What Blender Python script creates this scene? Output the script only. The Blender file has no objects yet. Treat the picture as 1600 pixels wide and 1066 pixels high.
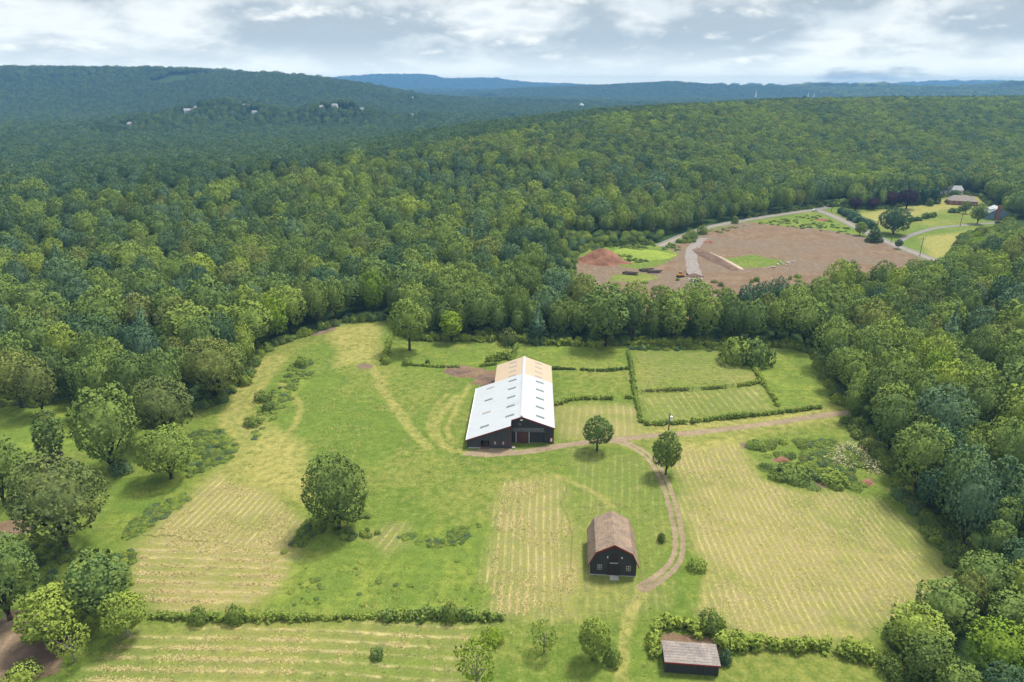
import bpy, bmesh, math, random
import numpy as np
from mathutils import Vector, Matrix

S = bpy.context.scene
COL = S.collection
PI = math.pi

# ---------------------------------------------------------------- camera, sky, sun, exposure
H = 85.0                       # drone height in metres
F = 1067.0                     # focal length in pixels of a 1600 px wide picture
PITCH = math.radians(20.55)
cam_d = bpy.data.cameras.new('camera')
cam_d.sensor_width = 36.0
cam_d.lens = 36.0 * F / 1600.0
cam_d.clip_start = 1.0
cam_d.clip_end = 120000.0
cam = bpy.data.objects.new('camera', cam_d)
cam.location = (0, 0, H)
cam.rotation_euler = (PI / 2 - PITCH, 0, 0)
COL.objects.link(cam)
S.camera = cam

SUN_DIR = Vector((0.34, 0.30, 0.89)).normalized()      # towards the sun
SUN_EL = math.asin(SUN_DIR.z)
SUN_AZ = math.atan2(SUN_DIR.x, SUN_DIR.y)
sun_d = bpy.data.lights.new('sun', 'SUN')
sun_d.energy = 3.9
sun_d.angle = math.radians(12)
sun_d.color = (1.0, 0.95, 0.86)
sun = bpy.data.objects.new('sun', sun_d)
sun.rotation_euler = (-SUN_DIR).to_track_quat('-Z', 'Y').to_euler()
sun.location = (0, 0, 200)
COL.objects.link(sun)

EXPOSURE = 0.46
S.view_settings.view_transform = 'Standard'
S.view_settings.look = 'None'
S.view_settings.exposure = EXPOSURE
S.view_settings.gamma = 1.0
S.view_settings.use_curve_mapping = False
S.cycles.use_denoising = True
S.cycles.max_bounces = 6
S.cycles.diffuse_bounces = 3
S.cycles.volume_bounces = 0
S.cycles.transmission_bounces = 4
S.cycles.sample_clamp_indirect = 8.0


class NT:
    """tiny helper round a node tree"""
    def __init__(s, tree):
        s.t = tree

    def n(s, kind, **kw):
        nd = s.t.nodes.new(kind)
        for k, v in kw.items():
            if k == 'ins':
                for a, b in v.items():
                    s.put(nd.inputs[a], b)
            else:
                setattr(nd, k, v)
        return nd

    def put(s, sock, v):
        if isinstance(v, bpy.types.NodeSocket):
            s.t.links.new(v, sock)
        elif v is not None:
            if isinstance(v, tuple) and len(v) == 3 and sock.type == 'RGBA':
                v = v + (1.0,)
            sock.default_value = v

    def math(s, op, a, b=None, c=None, clamp=False):
        nd = s.n('ShaderNodeMath', operation=op, use_clamp=clamp)
        s.put(nd.inputs[0], a)
        if b is not None:
            s.put(nd.inputs[1], b)
        if c is not None:
            s.put(nd.inputs[2], c)
        return nd.outputs[0]

    def mix(s, f, a, b, blend='MIX'):
        nd = s.n('ShaderNodeMix', data_type='RGBA', blend_type=blend)
        s.put(nd.inputs[0], f)
        s.put(nd.inputs[6], a)
        s.put(nd.inputs[7], b)
        return nd.outputs[2]

    def ramp(s, f, lo, hi, a=0.0, b=1.0):
        nd = s.n('ShaderNodeMapRange', interpolation_type='SMOOTHSTEP')
        for i, v in enumerate((f, lo, hi, a, b)):
            s.put(nd.inputs[i], v)
        return nd.outputs[0]

    def noise(s, vec, scale, detail=4.0, rough=0.55, dist=0.0):
        nd = s.n('ShaderNodeTexNoise')
        if vec is not None:
            s.put(nd.inputs['Vector'], vec)
        nd.inputs['Scale'].default_value = scale
        nd.inputs['Detail'].default_value = detail
        nd.inputs['Roughness'].default_value = rough
        nd.inputs['Distortion'].default_value = dist
        return nd.outputs[0]

    def vec(s, x, y, z):
        nd = s.n('ShaderNodeCombineXYZ')
        for i, v in enumerate((x, y, z)):
            s.put(nd.inputs[i], v)
        return nd.outputs[0]


# world: Nishita sky seen through a broken overcast
W = bpy.data.worlds.new('World')
S.world = W
W.use_nodes = True
W.node_tree.nodes.clear()
w = NT(W.node_tree)
tc = w.n('ShaderNodeTexCoord')
sep = w.n('ShaderNodeSeparateXYZ', ins={0: tc.outputs['Generated']})
dx, dy, dz = sep.outputs
zc = w.math('MAXIMUM', dz, 0.0)
lnz = w.math('LOGARITHM', w.math('ADD', zc, 0.085), math.e)
def cloudvec(lift):
    return w.vec(w.math('MULTIPLY', dx, 4.6), w.math('MULTIPLY', dy, 4.6),
                 w.math('MULTIPLY', w.math('ADD', lnz, lift), 1.75))
SEED2 = 31.0
n1 = w.noise(cloudvec(0.0), 1.5, 8.0, 0.55, 0.12)
n1u = w.noise(cloudvec(0.12), 1.5, 8.0, 0.55, 0.12)
n2 = w.noise(cloudvec(SEED2), 0.75, 3.0, 0.5, 0.0)
n3 = w.noise(cloudvec(8.1), 4.2, 6.0, 0.6, 0.1)
dens = w.math('ADD', w.math('MULTIPLY', n1, 0.58), w.math('MULTIPLY', n2, 0.42))
thick = w.ramp(dens, 0.445, 0.56)
top = w.math('ADD', w.math('MULTIPLY', w.math('SUBTRACT', n1, n1u), 3.4), w.math('MULTIPLY', w.math('SUBTRACT', n3, 0.5), 0.5))
white = (6.1, 6.35, 6.45)
grey = (3.0, 3.5, 3.95)
ccol = w.mix(thick, white, grey)
ccol = w.mix(w.ramp(top, 0.16, 0.62, 0.0, 0.75), ccol, (7.4, 7.4, 7.25))
ccol = w.mix(w.ramp(top, -0.06, -0.5, 0.0, 0.35), ccol, (3.3, 4.0, 4.6))
hor = w.ramp(zc, 0.0, 0.06, 0.85, 0.0)
ccol = w.mix(hor, ccol, (6.0, 6.15, 6.1))
# sky brightened just above the horizon to offset the haze before it
rim = w.math('MINIMUM', w.math('EXPONENT', w.math('DIVIDE', 0.0235, w.math('ADD', zc, 0.003))), 7.0)
ccol = w.mix(1.0, ccol, w.vec(rim, w.math('POWER', rim, 0.93), w.math('POWER', rim, 0.72)), 'MULTIPLY')
sky = w.n('ShaderNodeTexSky', sky_type='NISHITA', sun_disc=False)
sky.sun_elevation = SUN_EL
sky.sun_rotation = SUN_AZ
sky.air_density = 1.0
sky.dust_density = 1.5
gap = w.ramp(dens, 0.33, 0.41, 0.55, 0.0)
scol = w.mix(gap, ccol, w.mix(1.0, sky.outputs[0], (1, 1, 1)))
# an overcast sky is up to three times brighter overhead than at the horizon
scol = w.mix(1.0, scol, w.vec(*[w.math('ADD', w.math('MULTIPLY', zc, 0.7), 1.0)] * 3), 'MULTIPLY')
bg = w.n('ShaderNodeBackground', ins={0: scol, 1: 0.1})
wo = w.n('ShaderNodeOutputWorld', ins={0: bg.outputs[0]})

# ---------------------------------------------------------------- small maths
CP, SP = math.cos(PITCH), math.sin(PITCH)
rng = np.random.default_rng(7)
R = random.Random(11)


def at(px, py, z=0.0):
    """point of the plane at height z that the photograph shows at (px, py)"""
    u, v = (px - 800) / F, (533 - py) / F
    t = (z - H) / (-SP + v * CP)
    return Vector((u * t, (CP + v * SP) * t, z))


def zat(py, Y):
    v = (533 - py) / F
    return H + Y * (-SP + v * CP) / (CP + v * SP)


def project(x, y, z):
    d = y * CP - (z - H) * SP
    up = y * SP + (z - H) * CP
    return 800 + F * x / d, 533 - F * up / d, d


def sstep(a, b, x):
    t = np.clip((x - a) / (b - a), 0, 1)
    return t * t * (3 - 2 * t)


def _hash(ix, iy, seed):
    h = (ix.astype(np.int64) * 374761393 + iy.astype(np.int64) * 668265263 + seed * 974711) & 0x7fffffff
    h = ((h ^ (h >> 13)) * 1274126177) & 0x7fffffff
    return ((h ^ (h >> 16)) & 0xffff) / 65535.0


def vnoise(x, y, seed=0):
    ix, iy = np.floor(x), np.floor(y)
    fx, fy = x - ix, y - iy
    fx = fx * fx * (3 - 2 * fx)
    fy = fy * fy * (3 - 2 * fy)
    a, b = _hash(ix, iy, seed), _hash(ix + 1, iy, seed)
    c, d = _hash(ix, iy + 1, seed), _hash(ix + 1, iy + 1, seed)
    return (a + (b - a) * fx) * (1 - fy) + (c + (d - c) * fx) * fy


def fbm(x, y, scale, seed=0, octs=4):
    o, amp, tot = 0, 1.0, 0
    for k in range(octs):
        o = o + amp * vnoise(x / scale, y / scale, seed + 17 * k)
        tot += amp
        amp *= 0.5
        scale *= 0.5
    return o / tot


# ---------------------------------------------------------------- terrain height
def crest(pts, tree):
    return np.array([((px - 800) / F * (Y * CP + (H - zat(py, Y)) * SP), Y, zat(py, Y) - tree) for px, py, Y in pts])


NEAR_RIDGE = crest([(-500, 345, 300), (-200, 318, 350), (0, 300, 400), (250, 281, 450), (450, 249, 540), (650, 222, 640), (850, 186, 780),
                    (1050, 161, 950), (1250, 150, 1150), (1600, 146, 1350), (2100, 146, 1550)], 19)
NEAR_W = np.array([120, 120, 130, 150, 190, 250, 320, 400, 480, 560, 600.0])
LEFT_RIDGE = crest([(-700, 106, 2300), (-300, 105, 2350), (0, 103, 2400), (250, 103, 2450), (400, 107, 2450), (470, 112, 2450), (540, 122, 2500),
                    (600, 134, 2550), (660, 146, 2600), (740, 152, 2700)], 25)
FAR_HILLS = [(crest([(480, 131, 9000), (540, 125, 9000), (590, 121, 9000), (635, 121.5, 9000), (668, 121, 9000), (692, 127, 9000), (735, 127.5, 9000), (768, 126, 9000), (790, 130, 9000),
                     (840, 135, 9000)], 10), 1300, 1800),
             (crest([(860, 138, 4700), (960, 135, 4700), (1010, 132, 4700), (1050, 130, 4700), (1090, 132.5, 4700), (1130, 136, 4700), (1300, 137.5, 4700),
                     (1370, 138, 4700), (1420, 143, 4700)], 12), 900, 900),
             (crest([(1380, 141, 4200), (1470, 137.5, 4200), (1560, 139, 4200), (1600, 137, 4200), (1800, 136, 4200)], 12), 700, 900),
             (crest([(1395, 138, 9500), (1430, 133, 9500), (1480, 130.5, 9500), (1600, 128, 9500), (1900, 128, 9500)], 10), 1500, 1500)]


def along(poly, x, y):
    """signed distance (front negative = towards the camera side) and parameter along a polyline"""
    best = np.full(x.shape, 1e12)
    bt = np.zeros(x.shape)
    bs = np.ones(x.shape)
    for i in range(len(poly) - 1):
        ax, ay = poly[i, 0], poly[i, 1]
        bx, by = poly[i + 1, 0] - ax, poly[i + 1, 1] - ay
        t = np.clip(((x - ax) * bx + (y - ay) * by) / (bx * bx + by * by), 0, 1)
        ddx, ddy = x - ax - bx * t, y - ay - by * t
        d = np.hypot(ddx, ddy)
        m = d < best
        best = np.where(m, d, best)
        bt = np.where(m, i + t, bt)
        bs = np.where(m, np.sign(bx * ddy - by * ddx), bs)
    return best * bs, bt


HOUSE_SPOTS = []     # (x, y, clear radius) filled below for the far houses
FAR_HOUSES = [  # px, py of the house foot, width in m, kind
    (206, 203, 9, 'white'), (243, 198, 10, 'white'), (298, 193, 17, 'row'), (312, 191, 11, 'grey'), (374, 188, 17, 'row'), (386, 190, 12, 'grey'), (400, 192, 10, 'white'),
    (505, 190, 8, 'grey'), (525, 190, 10, 'white'), (565, 189, 10, 'white'), (643, 186, 8, 'white'), (644, 171, 12, 'grey'), (230, 279, 11, 'grey'), (5, 299, 8, 'white')]
KNOLLS = []
for px, py, wd, kd in FAR_HOUSES:
    hb = 16.0 if py < 250 else 6.0
    p = at(px, py, hb)
    HOUSE_SPOTS.append((p.x, p.y, wd * 0.8 + 5))
    KNOLLS.append((p.x, p.y, hb))



def terrain(x, y):
    x = np.asarray(x, float)
    y = np.asarray(y, float)
    z = np.zeros(x.shape)
    r = np.hypot(x, y)
    m = r > 180
    X, Y = x[m], y[m]
    zz = np.zeros(X.shape)
    d, t = along(NEAR_RIDGE, X, Y)
    idx = np.arange(len(NEAR_W))
    hc = np.interp(t, idx, NEAR_RIDGE[:, 2])
    wf = np.interp(t, idx, NEAR_W)
    front = 1 - sstep(0, 1, -d / wf)
    back = 1 - sstep(0, 1, d / (wf * 0.9 + 60))
    zz = np.maximum(zz, hc * np.where(d < 0, front, back))
    d, t = along(LEFT_RIDGE, X, Y)
    hc = np.interp(t, np.arange(len(LEFT_RIDGE)), LEFT_RIDGE[:, 2])
    g = np.where(d < 0, 1 - sstep(0, 1, -d / 850), 1 - sstep(0, 1, d / 900))
    zz = np.maximum(zz, hc * (g * 0.8 + 0.2 * g ** 3))
    for poly, wfront, wback in FAR_HILLS:
        d, t = along(poly, X, Y)
        hc = np.interp(t, np.arange(len(poly)), poly[:, 2])
        g = np.where(d < 0, 1 - sstep(0, 1, -d / wfront), 1 - sstep(0, 1, d / wback))
        zz = np.maximum(zz, hc * g)
    for hx, hy, hb in KNOLLS:
        zz = zz + hb * np.exp(-((X - hx) ** 2 + (Y - hy) ** 2) / (2 * 55.0 ** 2))
    far = sstep(520, 1200, np.hypot(X, Y))
    zz = zz + far * (fbm(X, Y, 420, 5, 3) - 0.5) * 16
    far2 = sstep(5000, 11000, np.hypot(X, Y)) * (1 - sstep(20000, 30000, np.hypot(X, Y)))
    zz = zz + far2 * np.maximum(fbm(X, Y, 3200, 9, 3) - 0.45, 0) * 130
    z[m] = zz
    return z


def ground_z(x, y):
    return float(terrain(np.array([x]), np.array([y]))[0])


# ---------------------------------------------------------------- where things are on the ground (photo pixels -> metres)
def P(*pts):
    return np.array([at(px, py)[:2] for px, py in pts])


def psd(poly, x, y):
    """signed distance to a polygon, negative inside"""
    best = np.full(x.shape, 1e12)
    ins = np.zeros(x.shape, bool)
    n = len(poly)
    for i in range(n):
        ax, ay = poly[i]
        bx, by = poly[(i + 1) % n]
        ex, ey = bx - ax, by - ay
        t = np.clip(((x - ax) * ex + (y - ay) * ey) / (ex * ex + ey * ey + 1e-9), 0, 1)
        best = np.minimum(best, np.hypot(x - ax - ex * t, y - ay - ey * t))
        c = ((ay > y) != (by > y))
        with np.errstate(divide='ignore', invalid='ignore'):
            xi = ax + (y - ay) * ex / (ey if abs(ey) > 1e-9 else 1e-9)
        ins ^= c & (x < xi)
    return np.where(ins, -best, best)


def pld(line, x, y):
    best = np.full(x.shape, 1e12)
    for i in range(len(line) - 1):
        ax, ay = line[i]
        ex, ey = line[i + 1][0] - ax, line[i + 1][1] - ay
        t = np.clip(((x - ax) * ex + (y - ay) * ey) / (ex * ex + ey * ey + 1e-9), 0, 1)
        best = np.minimum(best, np.hypot(x - ax - ex * t, y - ay - ey * t))
    return best


def smooth_line(pts, n=8):
    """Catmull-Rom through world points"""
    p = [np.array(a[:2], float) for a in pts]
    p = [2 * p[0] - p[1]] + p + [2 * p[-1] - p[-2]]
    out = []
    for i in range(1, len(p) - 2):
        for k in range(n):
            t = k / n
            a, b, c, d = p[i - 1], p[i], p[i + 1], p[i + 2]
            out.append(0.5 * (2 * b + (c - a) * t + (2 * a - 5 * b + 4 * c - d) * t * t + (3 * b - a - 3 * c + d) * t ** 3))
    out.append(p[-2])
    return np.array(out)


FARM = P((608, 502), (640, 528), (700, 530), (780, 530), (870, 536), (950, 539), (1010, 536), (1060, 538), (1130, 540), (1200, 541), (1240, 543),
         (1272, 556), (1292, 600), (1312, 650), (1345, 690), (1392, 740), (1415, 790), (1465, 850), (1505, 900), (1512, 922), (1460, 950), (1410, 985), (1382, 1008),
         (1385, 1045), (1450, 1140), (1000, 1400), (200, 1400), (-260, 1150), (-200, 648), (-60, 634), (60, 634), (110, 626), (140, 652), (200, 672), (262, 664), (300, 642), (345, 630), (388, 598),
         (402, 560), (425, 542), (470, 527), (540, 503))
CLEAR = P((895, 430), (900, 399), (925, 386), (1000, 383), (1082, 379), (1090, 363), (1140, 350), (1200, 337), (1270, 326), (1305, 321), (1335, 327), (1385, 327),
          (1440, 317), (1470, 310), (1500, 303), (1530, 308), (1556, 330), (1575, 352), (1545, 360), (1500, 370), (1490, 392), (1472, 415), (1462, 438), (1400, 455), (1300, 470),
          (1230, 492), (1160, 503), (1050, 508), (960, 505), (910, 485))
OPEN = [FARM, CLEAR]

# roads and tracks (world lines)
ROAD_A = smooth_line([at(*p) for p in ((1030, 385), (1062, 371), (1082, 364), (1105, 356), (1140, 348.5), (1200, 338.5), (1240, 332.5), (1275, 328))])
ROAD_B = smooth_line([at(*p) for p in ((1275, 328), (1300, 337), (1330, 351), (1362, 367), (1400, 384), (1445, 401), (1500, 421), (1560, 442))])
ROAD_C = smooth_line([at(*p) for p in ((1275, 328), (1300, 322.5), (1325, 317.5), (1350, 314))])
DRIVE = smooth_line([at(*p) for p in ((1405, 377), (1425, 367), (1460, 357), (1500, 352.5), (1545, 349), (1565, 347))])
LANE = smooth_line([at(*p) for p in ((735, 708), (770, 710), (820, 707), (870, 698), (912, 692), (955, 687), (1010, 682), (1100, 674), (1200, 662), (1300, 648), (1360, 640))])
SPUR = smooth_line([at(*p) for p in ((952, 687), (975, 692), (1000, 704), (1022, 724), (1040, 757), (1053, 800), (1061, 845), (1056, 876), (1034, 900), (1006, 918))])
TRACK_L = smooth_line([at(*p) for p in ((432, 560), (408, 590), (385, 622), (362, 652), (372, 668), (388, 684), (372, 706), (345, 735), (325, 752))])

RED_FIELD = P((1085, 372), (1110, 360), (1150, 349), (1180, 348), (1225, 354), (1260, 355), (1330, 366), (1370, 375), (1400, 388), (1440, 405), (1480, 425), (1300, 470), (1150, 500),
              (960, 503), (905, 470), (900, 440), (902, 408), (928, 392), (952, 403), (966, 417), (1000, 420), (1040, 411), (1058, 398), (1040, 387), (1058, 382))
HAY = [  # polygon, direction of the rows (two pixels), period in m, strength of rows, mown amount
    (P((335, 745), (300, 778), (212, 848), (222, 860), (330, 864), (470, 872), (484, 818), (462, 802), (420, 775), (385, 755)), ((250, 850), (345, 762)), 1.5, 0.8, 0.75),
    (P((214, 846), (330, 854), (460, 862), (448, 905), (425, 925), (392, 946), (300, 950), (203, 947), (203, 900)), ((215, 900), (430, 905)), 2.3, 0.7, 0.9),
    (P((190, 985), (320, 978), (550, 974), (760, 976), (770, 1000), (720, 1060), (700, 1100), (180, 1130), (120, 1066)), ((250, 1010), (700, 1022)), 2.2, 0.75, 0.35),
    (P((788, 752), (880, 748), (900, 800), (908, 900), (905, 965), (765, 968), (758, 880), (765, 800)), ((812, 960), (824, 760)), 1.5, 0.7, 0.75),
    (P((1052, 700), (1160, 694), (1184, 748), (1242, 766), (1378, 777), (1405, 800), (1507, 912), (1440, 950), (1352, 1004), (1150, 992), (1098, 955), (1112, 880), (1072, 838), (1060, 770)),
     ((1145, 760), (1250, 965)), 1.35, 0.6, 0.8),
    (P((570, 835), (640, 812), (640, 850), (600, 872)), ((585, 870), (625, 815)), 1.8, 0.6, 0.7),
    (P((866, 630), (992, 630), (1003, 678), (950, 690), (868, 690)), ((915, 690), (920, 632)), 2.0, 0.35, 0.75),
    (P((1002, 618), (1190, 606), (1205, 640), (1010, 655)), ((1065, 655), (1040, 618)), 2.2, 0.45, 0.35),
    (P((988, 548), (1130, 545), (1180, 596), (1000, 612)), ((990, 585), (1150, 580)), 1.7, 0.22, 0.22),
    (P((880, 700), (1030, 720), (1045, 790), (1040, 950), (1000, 965), (905, 960), (905, 800)), ((935, 960), (940, 720)), 1.7, 0.25, 0.25),
]
LUSH = [P((170, 760), (250, 715), (335, 735), (300, 775), (215, 845), (175, 850)), P((300, 660), (370, 690), (370, 712), (330, 735), (235, 760), (225, 735)),
        P((100, 860), (215, 850), (205, 935), (150, 980), (60, 960)), P((480, 800), (600, 800), (590, 850), (480, 860), (430, 868)), P((395, 690), (430, 640), (470, 570), (490, 560), (480, 600), (420, 665)),
        P((440, 885), (600, 868), (765, 862), (760, 955), (400, 952)), P((1165, 692), (1300, 680), (1380, 745), (1360, 765), (1290, 770), (1190, 745)),
        P((1300, 660), (1345, 690), (1400, 745), (1510, 905), (1530, 925), (1540, 900), (1440, 760), (1370, 690)),
        P((945, 384), (1060, 380), (1052, 392), (1000, 414), (960, 408)), P((1090, 366), (1275, 332), (1360, 372), (1345, 372), (1180, 352), (1110, 372)),
        P((600, 540), (790, 535), (800, 570), (620, 580)), P((800, 540), (980, 543), (985, 580), (870, 578)), P((150, 965), (240, 975), (225, 1010), (160, 1010)), P((0, 640), (130, 610), (140, 680), (90, 720), (0, 700)),
        P((1200, 545), (1268, 550), (1285, 630), (1215, 635), (1170, 570)), P((620, 830), (755, 812), (760, 855), (620, 868))]
YELLOW = [P((350, 560), (430, 560), (385, 640), (345, 740), (325, 750), (370, 680)), P((1340, 335), (1520, 306), (1545, 315), (1440, 335), (1380, 355)), P((1440, 372), (1520, 360), (1500, 400), (1455, 402)),
          P((520, 510), (600, 505), (590, 560), (530, 575)), P((385, 640), (480, 700), (480, 780), (360, 745)), P((1010, 660), (1290, 642), (1300, 660), (1000, 690)), P((1045, 690), (1170, 675), (1170, 700), (1050, 712))]
EARTH = [P((690, 574), (730, 572), (755, 580), (745, 592), (705, 590)), P((735, 598), (752, 582), (778, 580), (776, 598)), P((465, 525), (490, 508), (525, 506), (530, 514), (500, 524)), P((556, 572), (570, 566), (584, 570), (575, 578), (560, 578)),
         P((1205, 722), (1222, 708), (1234, 716), (1226, 726)), P((-30, 985), (30, 960), (75, 985), (95, 1005), (85, 1045), (20, 1065), (-60, 1070)), P((-20, 820), (25, 815), (45, 828), (30, 840), (-20, 842)),
         P((-10, 962), (20, 955), (30, 975), (0, 985)), P((1265, 752), (1310, 757), (1310, 764), (1270, 762)), P((1035, 990), (1060, 986), (1120, 1003), (1126, 1016), (1040, 1012)), P((1350, 744), (1362, 748), (1358, 760), (1348, 756)),
         P((1160, 690), (1170, 688), (1172, 700), (1162, 702))]
FAINT = [  # faint wheel tracks across the grass: line, half width
    (smooth_line([at(*p) for p in ((590, 600), (620, 640), (650, 680), (668, 700))]), 1.4), (smooth_line([at(*p) for p in ((700, 615), (676, 640), (670, 670), (685, 695))]), 0.5),
    (smooth_line([at(*p) for p in ((715, 618), (685, 650), (682, 680), (700, 700), (740, 708))]), 1.2), (smooth_line([at(*p) for p in ((735, 600), (712, 640), (700, 672), (705, 692))]), 0.8),
    (smooth_line([at(*p) for p in ((440, 600), (470, 640), (430, 700), (350, 745))]), 1.0), (smooth_line([at(*p) for p in ((870, 745), (920, 765), (955, 790))]), 0.7),
    (smooth_line([at(*p) for p in ((1005, 920), (985, 960), (975, 1010), (965, 1100))]), 1.0), (smooth_line([at(*p) for p in ((1090, 853), (1200, 862), (1330, 865), (1420, 872))]), 0.7),
    (smooth_line([at(*p) for p in ((1152, 995), (1250, 985), (1340, 992))]), 1.1), (smooth_line([at(*p) for p in ((545, 520), (570, 560), (600, 600))]), 1.2),
    (smooth_line([at(*p) for p in ((1110, 885), (1100, 940), (1130, 985))]), 0.6)]

ATTRS = ('mown', 'lush', 'yellow', 'dirt', 'earth', 'wood', 'row', 'rowamp')


def masks(x, y):
    """what covers the ground at each point: a dict of arrays"""
    n = x.size
    A = {k: np.zeros(n, np.float32) for k in ATTRS}
    r = np.hypot(x, y)
    A['wood'][:] = 1.0
    near = np.where((r < 900) & (y > 20))[0]
    X, Y = x[near], y[near]
    wx = X + (fbm(X, Y, 9, 31, 3) - 0.5) * 5
    wy = Y + (fbm(X, Y, 9, 47, 3) - 0.5) * 5
    B = {k: np.zeros(near.size, np.float32) for k in ATTRS}

    def m(poly, soft, out=0.0):
        lo, hi = poly.min(0) - soft - 6 - abs(out), poly.max(0) + soft + 6 + abs(out)
        k = np.where((X > lo[0]) & (X < hi[0]) & (Y > lo[1]) & (Y < hi[1]))[0]
        f = np.zeros(X.size)
        if k.size:
            f[k] = 1 - sstep(-soft, soft, psd(poly, wx[k], wy[k]) - out)
        return f

    def ml(line, half, soft):
        lo, hi = line.min(0) - half - soft - 6, line.max(0) + half + soft + 6
        k = np.where((X > lo[0]) & (X < hi[0]) & (Y > lo[1]) & (Y < hi[1]))[0]
        f = np.zeros(X.size)
        if k.size:
            f[k] = 1 - sstep(half - soft, half + soft, pld(line, X[k] * 0.8 + wx[k] * 0.2, Y[k] * 0.8 + wy[k] * 0.2))
        return f

    op = np.maximum(m(FARM, 3.0, 2.0), m(CLEAR, 3.0, 2.0))
    B['wood'] = 1 - op
    big = fbm(X, Y, 26, 3, 4)
    for p in LUSH:
        B['lush'] = np.maximum(B['lush'], m(p, 2.5) * (0.55 + 0.9 * (big - 0.25)))
    for p in YELLOW:
        B['yellow'] = np.maximum(B['yellow'], m(p, 3.5))
    for poly, (a, b), per, amp, mown in HAY:
        f = m(poly, 2.4)
        pa, pb = at(*a), at(*b)
        d = (pb - pa).normalized()
        k = f > 0.02
        u = (X * -d.y + Y * d.x + 0.9 * (fbm(X, Y, 30, 77, 2) - 0.5) * per)
        B['row'] = np.where(k, u / per, B['row'])
        B['rowamp'] = np.where(k, f * amp, B['rowamp'])
        B['mown'] = np.where(k, np.maximum(f * mown, B['mown']), B['mown'])
        B['lush'] = B['lush'] * (1 - 0.7 * f)
    for line, half in FAINT:
        B['yellow'] = np.maximum(B['yellow'], 0.8 * ml(line, half, 0.5))
    B['yellow'] = np.maximum(B['yellow'], ml(TRACK_L, 3.4, 1.6))
    B['dirt'] = np.maximum(B['dirt'], 0.36 * ml(TRACK_L, 1.8, 1.2))
    for p in EARTH:
        B['earth'] = np.maximum(B['earth'], m(p, 1.0))
    B['earth'] = np.maximum(B['earth'], m(RED_FIELD, 3.0) * (1 - 0.85 * m(P((1130, 405), (1180, 398), (1230, 408), (1225, 414), (1150, 420)), 3))
                            * (1 - 0.8 * m(P((955, 428), (1000, 425), (1040, 433), (1000, 442), (950, 440)), 3)))
    lane = ml(LANE, 1.25, 0.6)
    dd = pld(SPUR, X, Y)
    ruts = (1 - sstep(0.25, 0.7, np.abs(dd - 0.8))) * 0.95 + (dd < 0.4) * 0.22
    endw = sstep(12, 2, np.hypot(X - SPUR[-1][0], Y - SPUR[-1][1])) + sstep(14, 3, np.hypot(X - SPUR[0][0], Y - SPUR[0][1]))
    ruts = np.maximum(ruts, 0.62 * np.clip(endw, 0, 1) * (1 - sstep(0.7, 1.9, dd)))
    B['dirt'] = np.maximum(B['dirt'], np.maximum(lane, np.clip(ruts, 0, 1)))
    apron = m(P((742, 700), (800, 700), (790, 712), (745, 716), (722, 712)), 1.2)
    B['dirt'] = np.maximum(B['dirt'], apron)
    B['dirt'] = np.maximum(B['dirt'], 0.8 * m(P((1090, 385), (1108, 378), (1120, 430), (1075, 436), (1080, 410)), 2.0))
    for kk in ('lush', 'yellow', 'mown', 'rowamp'):
        B[kk] = B[kk] * (1 - 0.9 * np.clip(B['earth'] + B['dirt'], 0, 1))
    for kk in ATTRS:
        A[kk][near] = B[kk]
    return A


# ---------------------------------------------------------------- materials
MATS = {}


def newmat(name):
    m = bpy.data.materials.new(name)
    m.use_nodes = True
    m.node_tree.nodes.clear()
    t = NT(m.node_tree)
    MATS[name] = m
    return m, t


def finish(t, col, rough=0.8, bump=None, spec=0.3, metallic=0.0, bdist=0.05, bstr=0.6, extra=None):
    b = t.n('ShaderNodeBsdfPrincipled')
    t.put(b.inputs['Base Color'], col)
    t.put(b.inputs['Roughness'], rough)
    b.inputs['Specular IOR Level'].default_value = spec
    b.inputs['Metallic'].default_value = metallic
    if bump is not None:
        bn = t.n('ShaderNodeBump', ins={'Height': bump})
        bn.inputs['Distance'].default_value = bdist
        bn.inputs['Strength'].default_value = bstr
        t.put(b.inputs['Normal'], bn.outputs[0])
    t.n('ShaderNodeOutputMaterial', ins={0: b.outputs[0]})
    return b


def simple(name, c1, c2=None, scale=3.0, rough=0.8, spec=0.3, metallic=0.0, stretch=None, bdist=0.02, detail=5.0, contrast=(0.35, 0.65)):
    m, t = newmat(name)
    co = t.n('ShaderNodeTexCoord').outputs['Object']
    if stretch:
        mp = t.n('ShaderNodeMapping', ins={0: co})
        mp.inputs['Scale'].default_value = stretch
        co = mp.outputs[0]
    nz = t.noise(co, scale, detail, 0.6)
    col = t.mix(t.ramp(nz, *contrast), c1, c2 or tuple(c * 0.8 for c in c1))
    finish(t, col, rough, nz, spec, metallic, bdist)
    return m


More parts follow.
